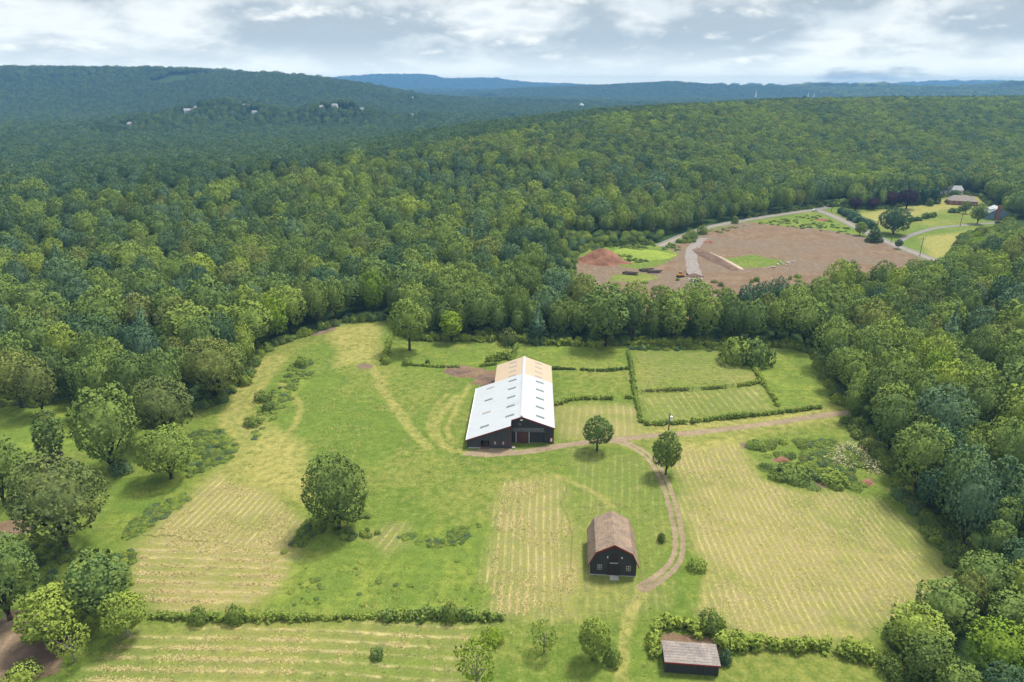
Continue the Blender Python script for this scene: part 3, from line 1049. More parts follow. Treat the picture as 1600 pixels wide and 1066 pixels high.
SHAPES = {
    'oak': [broadleaf(s, 6.5, 17.0, 1.6, 120, 3900, 0.37, 0.16, 0.0, 0.58, (0.15, 0.27)) for s in (1, 2, 3)],
    'tall': [broadleaf(s, 5.2, 20.0, 1.6, 125, 3900, 0.36, 0.24, 0.18, 0.56, (0.17, 0.30)) for s in (4, 5)],
    'dome': [broadleaf(s, 7.5, 18.0, 2.0, 140, 4300, 0.40, 0.26, 0.0, 0.58, (0.14, 0.26)) for s in (6, 7)],
    'narrow': [broadleaf(8, 3.2, 17.0, 0.5, 100, 2600, 0.30, 0.26, 0.3, 0.5, (0.2, 0.36))],
    'airy': [broadleaf(s, 4.2, 7.5, 1.5, 34, 1100, 0.22, 0.3, 0.0, 0.0, (0.16, 0.30)) for s in (9, 10)],
    'spruce': [conifer(11, 4.2, 18.0, 0.6, 2700, 0.42), conifer(12, 3.4, 19.0, 1.5, 2300, 0.40)],
    'lone_oak': [broadleaf(21, 7.0, 15.5, 0.7, 240, 10500, 0.25, 0.15, 0.05, 0.60, (0.11, 0.20))],
    'field_oak': [broadleaf(22, 7.5, 16.5, 0.8, 230, 9500, 0.27, 0.24, 0.0, 0.58, (0.12, 0.22)), broadleaf(23, 6.8, 16.0, 0.6, 220, 9200, 0.26, 0.28, 0.05, 0.56, (0.12, 0.22))],
    'small': [broadleaf(24, 3.6, 7.0, 1.3, 110, 5600, 0.19, 0.24, 0.0, 0.42, (0.15, 0.25)), broadleaf(25, 3.2, 7.4, 0.5, 110, 5600, 0.19, 0.28, 0.12, 0.44, (0.15, 0.25))],
}
BUSH = [bush_mesh(s, 2.0, 2.2, 26, 800, 0.20, (0.2, 0.38)) for s in (31, 32, 33)]
BUSHY = [bush_mesh(s, 2.6, 2.6, 40, 1700, 0.17, (0.16, 0.32)) for s in (34, 35)]


def add_tree(kind, var, x, y, rad, ht, colour, label, group=None, name='tree', rz=None, cat='tree', bark=None):
    sh = SHAPES[kind][var % len(SHAPES[kind])]
    root = empty(name, (x, y, ground_z(x, y)), R.uniform(0, 6.28) if rz is None else rz, label, cat, group)
    root.scale = (rad / sh['R'], rad / sh['R'], ht / sh['H'])
    t = link('trunk', sh['trunk'], root)
    if bark:
        t.material_slots[0].link = 'OBJECT'
        t.material_slots[0].material = MATS[bark]
    c = link('crown', sh['crown'], root)
    c.material_slots[0].link = 'OBJECT'
    c.material_slots[0].material = LEAF[colour]
    return root


def add_bush(mesh, x, y, rad, ht, colour, label, group=None, name='bush', cat='bush'):
    o = link(name, mesh, None, (x, y, ground_z(x, y)))
    base = 2.0 if mesh in BUSH else 2.6
    o.scale = (rad / base, rad / base, ht / (2.2 if mesh in BUSH else 2.6))
    o.rotation_euler = (0, 0, R.uniform(0, 6.28))
    o.material_slots[0].link = 'OBJECT'
    o.material_slots[0].material = LEAF[colour]
    return tag(o, label, cat, group)


# trees one can point to: kind, variant, centre px, top py, base py, width px, colour, label
FIELD_TREES = [
    ('lone_oak', 0, 530, 706, 826, 108, 'dark green', 'big dark round tree alone in the mown meadow left of the barns'),
    ('small', 0, 933, 652, 705, 50, 'mid green', 'small round tree on a thin trunk where the two tracks meet'),
    ('small', 1, 1040, 672, 742, 47, 'mid green', 'upright leafy tree on the right of the dirt track bend'),
    ('field_oak', 0, 105, 706, 858, 145, 'olive green', 'broad grey-olive oak in front of the brick-red soil patch, left side'),
    ('field_oak', 1, 178, 597, 735, 112, 'mid green', 'tall green tree behind the bright meadow, left of its darker neighbour'),
    ('field_oak', 0, 262, 585, 690, 96, 'olive green', 'dark olive tree right behind the tall green tree of the left meadow'),
    ('field_oak', 1, 268, 662, 748, 92, 'mid green', 'rounded tree on the bright grass next to the left farm track'),
    ('field_oak', 0, 340, 524, 625, 96, 'olive green', 'broad olive oak at the wood corner where the left farm track begins'),
    ('narrow', 0, 86, 632, 722, 46, 'dark green', 'narrow dark evergreen standing free in the small left lawn'),
    ('field_oak', 1, 16, 828, 968, 112, 'mid green', 'large tree cut by the left picture edge above the bare red soil'),
    ('tall', 0, 165, 857, 968, 88, 'mid green', 'tall ragged tree at the left end of the long hedge'),
    ('small', 0, 200, 930, 996, 72, 'fresh green', 'small spreading tree with pale trunk casting shade at the hay field corner'),
    ('small', 1, 97, 920, 1002, 102, 'fresh green', 'wide feathery light green tree beside the bare red soil'),
    ('airy', 0, 118, 978, 1034, 62, 'fresh green', 'small leaning tree with thin trunk on the edge of the bare soil'),
    ('oak', 1, 8, 672, 790, 74, 'mid green', 'tree at the left picture edge below the small lawn'),
    ('oak', 0, 34, 545, 637, 66, 'olive green', 'olive tree on a bare trunk at the far left of the small lawn'),
    ('oak', 2, 68, 553, 648, 58, 'olive green', 'second olive tree on the upper border of the small left lawn'),
    ('airy', 1, 745, 1000, 1080, 72, 'yellow-green', 'thin yellowish half-bare tree cut by the bottom picture edge'),
    ('airy', 0, 850, 975, 1020, 46, 'yellow-green', 'small sparse yellow-green tree in the grass below the gambrel barn'),
    ('small', 1, 925, 966, 1032, 56, 'fresh green', 'dense fresh green small tree in the grass left of the shed'),
    ('small', 0, 640, 468, 548, 62, 'fresh green', 'light green tree at the top left corner of the paddocks'),
    ('narrow', 0, 706, 482, 534, 36, 'yellow-green', 'slim yellow-green tree in the wood edge behind the top left paddock'),
    ('spruce', 0, 840, 472, 534, 38, 'blue-green', 'blue-green conifer in the wood edge behind the barn'),
    ('tall', 1, 946, 437, 541, 74, 'mid green', 'very tall broad tree at the head of the hedge between the paddocks'),
    ('narrow', 0, 1049, 459, 535, 40, 'fresh green', 'slender bright poplar in front of the wood behind the paddocks'),
    ('lone_oak', 0, 1395, 322, 366, 54, 'deep green', 'big round dark tree on the lawn beside the road'),
    ('spruce', 0, 1365, 346, 378, 26, 'deep green', 'dark cone shaped tree at the road beside the red field'),
    ('small', 1, 1343, 346, 368, 20, 'mid green', 'small tree left of the dark cone at the roadside'),
    ('small', 0, 1403, 374, 389, 13, 'deep green', 'tiny round tree on the verge opposite the driveway'),
    ('oak', 0, 1336, 309, 329, 21, 'purple', 'purple-leaved tree nearest to the road junction'),
    ('oak', 1, 1363, 309, 328, 19, 'purple', 'second purple-leaved tree from the road junction'),
    ('oak', 2, 1391, 299, 325, 24, 'purple', 'purple-leaved tree in front of the spruces, third from the junction'),
    ('dome', 1, 1416, 295, 327, 34, 'purple', 'largest purple-leaved tree before the spruce row'),
    ('dome', 0, 1583, 372, 425, 50, 'purple', 'dark purple tree in the wood below the blue house'),
    ('tall', 0, 1508, 312, 334, 15, 'mid green', 'round tree between the brown-roofed house and the lawn'),
    ('spruce', 0, 717, 384, 448, 32, 'blue-green', 'grey-blue spruce standing out of the wood behind the paddocks'),
    ('spruce', 1, 738, 352, 425, 24, 'olive green', 'pointed brownish conifer above the grey-blue spruce'),
    ('tall', 1, 1527, 316, 350, 25, 'dark green', 'dark tree left of the blue house'),
    ('tall', 0, 1490, 296, 312, 16, 'dark green', 'dark tree in front of the grey-roofed house'),
]
FIELD_TREES += [('airy', 0, 1178, 283, 331, 15, 'fresh green', 'tall sparse tree with a pale trunk at the wood edge above the road'), ('airy', 1, 1262, 296, 326, 14, 'mid green', 'thin pale-trunked tree at the wood edge left of the junction')]
occupied = []


def tree_metrics(px, top, base, wid):
    b = at(px, base)
    d = project(b.x, b.y, 0)[2]
    rad = wid * d / F / 2
    ht = zat(top, b.y)
    return b, rad, max(ht, rad * 0.9)


for kind, var, px, top, base, wid, colour, label in FIELD_TREES:
    b, rad, ht = tree_metrics(px, top, base, wid)
    g = {'purple': 'purple-leaved trees'}.get(colour)
    add_tree(kind, var, b.x, b.y, rad, ht, colour, label, g, 'conifer' if kind == 'spruce' else 'tree', bark='pale_bark' if kind in ('airy',) or 'pale' in label else None)
    occupied.append((b.x, b.y, rad))
for k, (px, top, base, wid) in enumerate([(1345, 281, 322, 16), (1360, 278, 322, 18), (1376, 276, 321, 18), (1393, 277, 321, 17), (1409, 276, 320, 18), (1426, 277, 320, 17), (1443, 278, 319, 18), (1458, 279, 318, 16)]):
    b, rad, ht = tree_metrics(px, top, base, wid)
    words = ['first', 'second', 'third', 'fourth', 'fifth', 'sixth', 'seventh', 'eighth']
    add_tree('spruce', k % 2, b.x, b.y, rad * 1.15, ht, 'deep green', f'dark spruce, {words[k]} from the left in the row behind the purple trees', 'spruces in a row behind the lawn', 'conifer')
    occupied.append((b.x, b.y, rad))

# ---------------------------------------------------------------- the woods
def open_sd(x, y):
    return np.minimum(psd(FARM, x, y), psd(CLEAR, x, y))


bx_min = 30
cands = []
# near trees by dart throwing
grid = {}
cell = 9.0
for (x, y, rr) in occupied:
    grid.setdefault((int(x // cell), int(y // cell)), []).append((x, y, rr))


def free(x, y, rr, f=0.80):
    cx, cy = int(x // cell), int(y // cell)
    for i in range(-2, 3):
        for j in range(-2, 3):
            for (a, b, q) in grid.get((cx + i, cy + j), ()):
                if (a - x) ** 2 + (b - y) ** 2 < (f * (q + rr)) ** 2:
                    return False
    return True


SKY_X = [880, 905, 940, 980, 1010, 1040, 1075, 1100, 1130, 1160, 1200, 1232, 1250, 1300, 1350, 1400, 1450, 1478, 1490, 1510, 1545, 1575, 1600, 1700]
SKY_Y = [421, 420, 427, 434, 431, 429, 432, 422, 430, 438, 432, 420, 409, 399, 405, 393, 403, 395, 384, 374, 362, 354, 350, 345]
NEAR = []
ROOT2 = [at(1484, 304), at(1508, 321), at(1561, 344)]


def plant(N, rmax, mean, sig, lo, hi, f, edge):
    yy_ = np.sqrt(rng.uniform(60 ** 2, rmax ** 2, N))
    aa_ = np.radians(rng.uniform(-45, 45, N))
    X_, Y_ = yy_ * np.sin(aa_), yy_ * np.cos(aa_)
    sd_ = open_sd(X_, Y_)
    rd_ = np.clip(np.exp(rng.normal(math.log(mean), sig, N)), lo, hi)
    near_roads = np.minimum(np.minimum(pld(ROAD_A, X_, Y_), pld(ROAD_B, X_, Y_)), np.minimum(pld(ROAD_C, X_, Y_), pld(DRIVE, X_, Y_)))
    zz_ = terrain(X_, Y_)
    cn_ = fbm(X_, Y_, 60, 91, 3)
    for i in range(N):
        x, y, rr = X_[i], Y_[i], rd_[i]
        if sd_[i] < edge * rr + 0.6 or near_roads[i] < rr * 0.7 + 3.5:
            continue
        if not free(x, y, rr, f):
            continue
        if y > 200 and any(abs(x - h[0]) < h[2] + rr * 0.4 and -h[2] * 2.2 < y - h[1] < h[2] for h in HOUSE_SPOTS):
            continue
        if any(abs(x - h.x) < 11 + rr and -40 < y - h.y < 14 + rr for h in ROOT2):
            continue
        ht = rr * 0.95 + 12.5 + R.uniform(-2.4, 3.2) if rr > 4.2 else rr * 2.2 + 5.5
        px, py, d = project(x, y, zz_[i])
        # trees that stand between the camera and the open red field stay below the line of sight the photograph shows
        if 880 < px < 1620 and py > (346 if px > 1500 else 370):
            zmax = zat(np.interp(px, SKY_X, SKY_Y) + R.uniform(0, 7), y) - zz_[i]
            if ht > zmax:
                ht = max(zmax, 5.0)
                rr = min(rr, ht * 0.5)
        # lower, younger growth in the bottom right wood
        if px > 1330 and py > 900:
            ht = min(ht, 9.0 + R.uniform(0, 3)); rr = min(rr, 4.6)
        NEAR.append((x, y, rr, ht, zz_[i], px, py, d, cn_[i], sd_[i]))
        grid.setdefault((int(x // cell), int(y // cell)), []).append((x, y, rr))


plant(14000, 265, 5.5, 0.32, 3.2, 9.0, 0.70, 0.35)
plant(46000, 620, 4.6, 0.34, 2.7, 8.5, 0.70, 0.35)
plant(16000, 460, 3.2, 0.18, 2.4, 4.2, 0.70, 0.25)

COLOURS = ['deep green', 'dark green', 'mid green', 'fresh green', 'olive green', 'yellow-green', 'blue-green']


def pick_colour(nz, u, px, py):
    v = u + (nz - 0.5) * 0.9
    if v < 0.11:
        return 'blue-green'
    if v < 0.21:
        return 'deep green'
    if v < 0.42:
        return 'dark green'
    if v < 0.78:
        return 'mid green'
    if v < 0.86:
        return 'olive green'
    if v < 1.10:
        return 'fresh green'
    return 'yellow-green'


def in_view(t):
    x, y, rr, ht, z, px, py, d = t[:8]
    tx, ty, _ = project(x, y, z + ht * 0.8)
    w_ = rr * F / d
    return -0.5 * w_ < tx < 1600 + 0.5 * w_ and -10 < ty < 1075


vis = [t for t in NEAR if in_view(t)]
vis.sort(key=lambda t: -t[2] / t[7])
N_SINGLE = 300 - len([f for f in FIELD_TREES if f[0] != 'spruce'])
single, rest = vis[:N_SINGLE], vis[N_SINGLE:]
single_set = set(id(t) for t in single)
rest += [t for t in NEAR if not in_view(t)]


def region(px, py):
    if px > 1225 and py > 735:
        return 'bottom right wood beside striped hay field'
    if px > 1225 and py > 560:
        return 'right wood where the lane enters'
    if px > 1225:
        return 'right wood below the red field'
    if px > 880 and py > 480:
        return 'belt between paddocks and red field'
    if px > 880:
        return 'wood behind the red field'
    if px > 590:
        return 'wood behind the white-roofed barn'
    if px > 330:
        return 'wood above the left track'
    if py < 560:
        return 'hillside wood on the left'
    return 'around the small left lawn'


ORD = ['first', 'second', 'third', 'fourth', 'fifth', 'sixth', 'seventh', 'eighth', 'ninth', 'tenth', 'eleventh', 'twelfth', 'thirteenth', 'fourteenth', 'fifteenth', 'sixteenth', 'seventeenth', 'eighteenth',
       'nineteenth', 'twentieth', 'twenty-first', 'twenty-second', 'twenty-third', 'twenty-fourth', 'twenty-fifth', 'twenty-sixth', 'twenty-seventh', 'twenty-eighth', 'twenty-ninth', 'thirtieth', 'thirty-first',
       'thirty-second', 'thirty-third', 'thirty-fourth', 'thirty-fifth', 'thirty-sixth', 'thirty-seventh', 'thirty-eighth', 'thirty-ninth', 'fortieth']
plan = {}
for t in single:
    x, y, rr, ht, z, px, py, d, cn, sd = t
    colour = pick_colour(cn, R.random(), px, py)
    if ht < 11:
        kind, word = 'oak', 'low'
    elif rr < 4.4:
        kind, word = ('oak', 'slim') if R.random() < 0.55 else ('tall', 'slim')
    elif rr > 6.6:
        kind, word = ('dome', 'broad')
    else:
        kind, word = ('oak', 'round') if R.random() < 0.75 else ('dome', 'round')
    if colour == 'blue-green' and R.random() < 0.22 and ht > 12:
        kind, word, rr = 'spruce', 'pointed', min(rr, 4.4)
    plan.setdefault((region(px, py), colour, word), []).append((px, t, kind, rr))
crown_of = {}
for (reg, colour, word), lst in plan.items():
    lst.sort(key=lambda q: q[0])
    for k, (px, t, kind, rr) in enumerate(lst):
        x, y, _, ht, z = t[:5]
        nm = 'conifer' if kind == 'spruce' else 'tree'
        noun = 'conifer' if kind == 'spruce' else 'tree'
        if len(lst) == 1:
            lab = f'only {word} {colour} {noun}, {reg}'
        else:
            lab = f'{word} {colour} {noun}, {ORD[min(k, 39)]} such from left, {reg}'
        var = R.randrange(3)
        rt = add_tree(kind, var, x, y, rr, ht, colour, lab, 'trees of the surrounding woods', nm)
        crown_of.setdefault((kind, var % len(SHAPES[kind]), colour), rt.children[1] if rt.children[1].name.startswith('crown') else rt.children[0])

VALLEY_SHADE = ['deep green'] * 6 + ['blue-green'] * 4 + ['dark green'] * 2


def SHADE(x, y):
    # valley wood beyond the near ridge, its cloud shadow put into darker greens
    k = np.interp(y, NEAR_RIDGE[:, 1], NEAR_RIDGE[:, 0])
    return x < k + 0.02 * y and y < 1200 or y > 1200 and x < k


# everything farther: one wood of instanced crowns
pts, scl, rot, idx = [], [], [], []
SRC = []
srcpool = {c: [] for c in COLOURS}
for (kind, var, colour), ob in crown_of.items():
    if kind in ('oak', 'dome') or (kind == 'tall' and var == 0):
        srcpool[colour].append(len(SRC))
        SRC.append(ob)
SH_OF = [next(sh for k in SHAPES for sh in SHAPES[k] if sh['crown'] == o.data) for o in SRC]
for t in rest:
    x, y, rr, ht, z, px, py, d, cn, sd = t
    c = R.choice(VALLEY_SHADE) if SHADE(x, y) else pick_colour(cn, R.random(), px, py)
    s = R.choice(srcpool[c] or srcpool['mid green'])
    sh = SH_OF[s]
    pts.append((x, y, z)); scl.append((rr / sh['R'], rr / sh['R'], ht / sh['H'])); rot.append(R.uniform(0, 6.28)); idx.append(s)

# line-of-sight culling on a polar grid of the terrain
azs = np.radians(np.arange(-50, 50.1, 0.5))
rs = np.exp(np.arange(math.log(500), math.log(14000), 0.012))
A2, R2 = np.meshgrid(azs, rs, indexing='ij')
T2 = terrain(R2 * np.sin(A2), R2 * np.cos(A2))
hidden = np.maximum.accumulate((T2 + 9 - H) / R2, axis=1)


def band(r0, r1, spacing, rmean, htf, seed):
    g = np.random.default_rng(seed)
    lim = r1 * math.sin(math.radians(43))
    xs, ys = np.arange(-lim, lim, spacing), np.arange(r0 * 0.7, r1, spacing)
    X, Y = np.meshgrid(xs, ys)
    X = X.ravel() + g.uniform(-.48, .48, X.size) * spacing
    Y = Y.ravel() + g.uniform(-.48, .48, Y.size) * spacing
    r = np.hypot(X, Y)
    a = np.arctan2(X, Y)
    k = (r >= r0) & (r < r1) & (np.abs(a) < math.radians(42))
    X, Y, r, a = X[k], Y[k], r[k], a[k]
    Z = terrain(X, Y)
    ai = np.clip(((a - azs[0]) / math.radians(0.5)).round().astype(int), 0, len(azs) - 1)
    ri = np.clip((np.log(r / 500) / 0.012).astype(int), 0, len(rs) - 1)
    k = (Z + 26 * htf - H) / r > hidden[ai, ri] - 0.006
    # clearings and fields far off
    op = fbm(X, Y, 260, 123, 3) > (0.735 if r0 > 1000 else 2.0)
    k &= ~op
    for hx, hy, hr in HOUSE_SPOTS:
        k &= ~((np.abs(X - hx) < hr) & (Y - hy < hr) & (Y - hy > -hr * 2.6))
    k &= open_sd(X, Y) > 4
    X, Y, Z = X[k], Y[k], Z[k]
    CN = fbm(X, Y, 60, 91, 3)
    for x, y, z, cn in zip(X, Y, Z, CN):
        c = R.choice(VALLEY_SHADE) if SHADE(x, y) else pick_colour(cn, 0.12 + 0.88 * R.random(), 0, 0)
        pool = srcpool[c] or srcpool['mid green']
        s = R.choice(pool)
        sh = SH_OF[s]
        rr = rmean * R.uniform(0.75, 1.3)
        ht = (rr * 0.9 + 12.5 * htf) * R.uniform(0.93, 1.07)
        pts.append((x, y, z)); scl.append((rr / sh['R'], rr / sh['R'], ht / sh['H'])); rot.append(R.uniform(0, 6.28)); idx.append(s)


band(610, 1250, 7.4, 5.2, 1.0, 1)
band(1250, 2600, 10.5, 6.3, 1.0, 2)
band(2600, 5200, 21.0, 11.5, 1.1, 3)
band(5200, 11000, 60.0, 34.0, 1.6, 4)

fm = bpy.data.meshes.new('forest')
fm.vertices.add(len(pts))
fm.vertices.foreach_set('co', np.array(pts, np.float32).ravel())
a_ = fm.attributes.new('scl', 'FLOAT_VECTOR', 'POINT'); a_.data.foreach_set('vector', np.array(scl, np.float32).ravel())
a_ = fm.attributes.new('rot', 'FLOAT', 'POINT'); a_.data.foreach_set('value', np.array(rot, np.float32))
a_ = fm.attributes.new('pick', 'INT', 'POINT'); a_.data.foreach_set('value', np.array(idx, np.int32))
forest = tag(link('forest', fm), 'unbroken green woodland covering the valley and hills to the horizon', 'woodland', kind='stuff')


def instancer(ob, sources, name):
    ng = bpy.data.node_groups.new(name, 'GeometryNodeTree')
    ng.interface.new_socket('Geometry', in_out='INPUT', socket_type='NodeSocketGeometry')
    ng.interface.new_socket('Geometry', in_out='OUTPUT', socket_type='NodeSocketGeometry')
    N_, L_ = ng.nodes, ng.links
    gi, go = N_.new('NodeGroupInput'), N_.new('NodeGroupOutput')
    join = N_.new('GeometryNodeGeometryToInstance')
    infos = []
    for s in sources:
        oi = N_.new('GeometryNodeObjectInfo')
        oi.transform_space = 'ORIGINAL'
        oi.inputs['Object'].default_value = s
        oi.inputs['As Instance'].default_value = True
        infos.append(oi)
    jn = N_.new('GeometryNodeJoinGeometry')
    for oi in reversed(infos):
        L_.new(oi.outputs['Geometry'], jn.inputs[0])
    N_.remove(join)
    ip = N_.new('GeometryNodeInstanceOnPoints')
    ip.inputs['Pick Instance'].default_value = True

    def named(nm, typ):
        nd = N_.new('GeometryNodeInputNamedAttribute')
        nd.data_type = typ
        nd.inputs[0].default_value = nm
        return nd.outputs[0]
    L_.new(gi.outputs[0], ip.inputs['Points'])
    L_.new(jn.outputs[0], ip.inputs['Instance'])
    L_.new(named('pick', 'INT'), ip.inputs['Instance Index'])
    L_.new(named('scl', 'FLOAT_VECTOR'), ip.inputs['Scale'])
    cx = N_.new('ShaderNodeCombineXYZ')
    L_.new(named('rot', 'FLOAT'), cx.inputs[2])
    L_.new(cx.outputs[0], ip.inputs['Rotation'])
    L_.new(ip.outputs[0], go.inputs[0])
    md = ob.modifiers.new('scatter', 'NODES')
    md.node_group = ng


instancer(forest, SRC, 'forest_scatter')
print('NEAR', len(NEAR), 'visible', len(vis), 'instances', len(pts), 'sources', len(SRC))
#TAIL#
# ---------------------------------------------------------------- the big barn
def wall_z(x):
    return 7.5 - 0.366 * abs(x) - 0.2


barn = empty('riding_barn', (2.4, 152.9, 0), math.radians(-1.9), 'long dark barn with white and cream metal roof and a lean-to on its left', 'barn')


def roof_part(name, x0, x1, y0, y1, mat, t=0.18):
    z = lambda x: 7.5 - 0.366 * abs(x)
    return MB().slab([(x0, y0, z(x0)), (x1, y0, z(x1)), (x1, y1, z(x1)), (x0, y1, z(x0))], t).build(name, mat, barn)


roof_part('roof_panel', 0.10, 8.35, 0.0, 27.6, 'white_metal_roof')
roof_part('roof_panel', -2.6, -0.10, 0.0, 27.6, 'white_metal_roof')
roof_part('roof_panel', -13.65, -2.605, -3.2, 27.6, 'white_metal_roof')
o = roof_part('roof_panel', 0.10, 8.35, 27.605, 40.5, 'cream_metal_roof'); o['label'] = 'cream roof panel at the far end'
o = roof_part('roof_panel', -8.35, -0.10, 27.605, 40.5, 'cream_metal_roof'); o['label'] = 'cream roof panel at the far end'
MB().prism_y([(-0.42, 7.33), (0.42, 7.33), (0.42, 7.52), (0, 7.72), (-0.42, 7.52)], 0.25, 40.3).build('ridge_vent', 'vent_metal', barn)
# walls
mb = MB()
mb.box(7.85, 8.05, 0.5, 40.0, 0, 4.35)
mb.box(-8.05, -7.85, 27.3, 40.0, 0, 4.35)
mb.box(-13.4, -13.2, -2.5, 27.1, 0, 2.45)
mb.prism_y([(-8.05, 0), (8.05, 0), (8.05, wall_z(8.05)), (0, wall_z(0)), (-8.05, wall_z(8.05))], 40.0, 40.2)
mb.prism_y([(-13.4, 0), (-8.055, 0), (-8.055, wall_z(8.055)), (-13.4, wall_z(13.4))], 27.1, 27.29)
mb.prism_y([(-2.75, 0), (-2.55, 0), (-2.55, wall_z(2.55)), (-2.75, wall_z(2.75))], -2.5, 0.3)
mb.build('wall', 'charcoal_siding', barn)
mb = MB()          # gable front with its opening
mb.prism_y([(-2.54, 0), (2.1, 0), (2.1, 3.05), (-2.54, 3.05)], 0.3, 0.5)
mb.prism_y([(5.8, 0), (8.05, 0), (8.05, 3.05), (5.8, 3.05)], 0.3, 0.5)
mb.prism_y([(-2.54, 3.05), (8.05, 3.05), (8.05, wall_z(8.05)), (0, wall_z(0)), (-2.54, wall_z(2.54))], 0.3, 0.5)
mb.build('gable_wall', 'charcoal_siding', barn)
mb = MB()          # lean-to front with its opening
mb.prism_y([(-13.4, 0), (-10.1, 0), (-10.1, 2.1), (-13.4, 2.1)], -2.7, -2.5)
mb.prism_y([(-8.0, 0), (-2.55, 0), (-2.55, 2.1), (-8.0, 2.1)], -2.7, -2.5)
mb.prism_y([(-13.4, 2.1), (-2.55, 2.1), (-2.55, wall_z(2.55)), (-13.4, wall_z(13.4))], -2.7, -2.5)
mb.build('lean_to_wall', 'grey_siding', barn)
MB().box(-1.25, 1.75, 0.18, 0.297, 0.05, 3.0).build('sliding_door', 'red_door', barn)
for x in (-1.38, 1.92):
    MB().box(x - 0.09, x + 0.09, 0.16, 0.297, 0, 3.05).build('door_post', 'vent_metal', barn)
MB().box(-2.0, 6.0, 0.2, 0.297, 3.1, 3.24).build('door_track', 'grey_band', barn)
MB().box(-2.3, 5.6, 0.25, 0.297, 3.28, 4.25).build('translucent_band', 'grey_band', barn)
MB().box(2.12, 5.78, 0.75, 0.85, 0.03, 3.2).build('inner_door', 'charcoal_siding', barn)
MB().box(-13.1, 7.8, 0.6, 39.9, -0.2, 0.03).box(-13.1, -2.8, -2.45, 0.59, -0.2, 0.03).build('floor', 'brown_soil', barn)
MB().box(7.1, 8.02, 0.2, 0.297, 0.05, 1.75).build('red_panel', 'red_trim', barn)
MB().box(7.3, 7.75, 0.17, 0.197, 0.55, 1.45).build('white_notice', 'white_paint', barn)
fl = MB().box(-0.35, 0.35, 0.05, 0.297, 6.35, 6.65).build('floodlight', 'lamp_white', barn)
MB().box(-0.75, -0.1, 0.25, 0.297, 4.9, 5.6).build('plaque', 'grey_band', barn)
# red trim along the gable edges and corners
def rake(xa, xb, y):
    za, zb = 7.5 - 0.366 * abs(xa), 7.5 - 0.366 * abs(xb)
    return MB().prism_y([(xa, za - 0.34), (xb, zb - 0.34), (xb, zb + 0.015), (xa, za + 0.015)], y - 0.05, y - 0.004).build('rake_trim', 'red_trim', barn)
rake(0.0, 8.36, 0.0); rake(-2.56, 0.0, 0.0); rake(-13.66, -2.6, -3.2)
for x, y, z in ((8.06, 0.3, 4.3), (-2.54, -2.7, 6.2), (-13.42, -2.7, 2.2)):
    MB().box(x - 0.02 if x > 0 else x - 0.1, x + 0.1, y - 0.04, y + 0.2, 0, z).build('corner_trim', 'red_trim', barn)
for cx in (-6.35, -4.3):
    wdw = MB().box(cx - 0.55, cx + 0.55, -2.76, -2.703, 1.0, 2.0).build('window', 'red_trim', barn)
    MB().box(cx - 0.40, cx - 0.03, -2.79, -2.762, 1.13, 1.87).build('pane', 'pale_glass', wdw)
    MB().box(cx + 0.03, cx + 0.40, -2.79, -2.762, 1.13, 1.87).build('pane', 'window_glass', wdw)
MB().box(-13.2, -10.2, -2.95, -2.72, 0, 0.2).build('foundation', 'concrete', barn)
MB().box(-10.2, -7.9, -3.4, -2.5, 0, 0.14).box(-9.7, -8.4, -0.9, 0.1, 0, 0.9).build('stall_floor', 'hay_inside', barn)
MB().box(-2.3, -1.5, -3.0, -2.4, 0, 0.4).build('door_step', 'concrete', barn)
MB().tube((-13.75, -3.1, 2.42), (-13.75, 27.4, 2.42), 0.12, 0.12, 8).build('gutter', 'white_paint', barn)


def barn_plane(px, py):
    """point of the barn roof seen at a pixel, in barn coordinates"""
    M = barn.matrix_basis.inverted()
    z = 5.5
    for _ in range(8):
        p = M @ at(px, py, z)
        z = 7.5 - 0.366 * abs(p.x)
    return p


for colx, rows, mat in ((844, (597.9, 610.7, 623.4, 637, 651.6), 'skylight_panel'), (796.5, (596, 608.5, 621.3, 635, 649.6), 'skylight_panel'), (757, (609.3, 627, 645.8, 666.5), 'skylight_panel'),
                        (841.5, (568, 575, 581.5, 589), 'skylight_pale'), (800.5, (567, 573.8, 580.6, 587), 'skylight_pale')):
    base = barn_plane(colx, rows[-1])
    first = barn_plane(colx, rows[0])
    n = len(rows)
    for k in range(n):
        y = base.y + (first.y - base.y) * k / (n - 1)
        x, hw = base.x, 1.1
        z = lambda q: 7.5 - 0.366 * abs(q) + 0.05
        m_ = 'skylight_pale' if mat == 'skylight_panel' and colx == 757 and k in (1, 3) else mat
        MB().slab([(x - hw, y - 0.45, z(x - hw)), (x + hw, y - 0.45, z(x + hw)), (x + hw, y + 0.45, z(x + hw)), (x - hw, y + 0.45, z(x - hw))], 0.045).build('skylight', m_, barn)

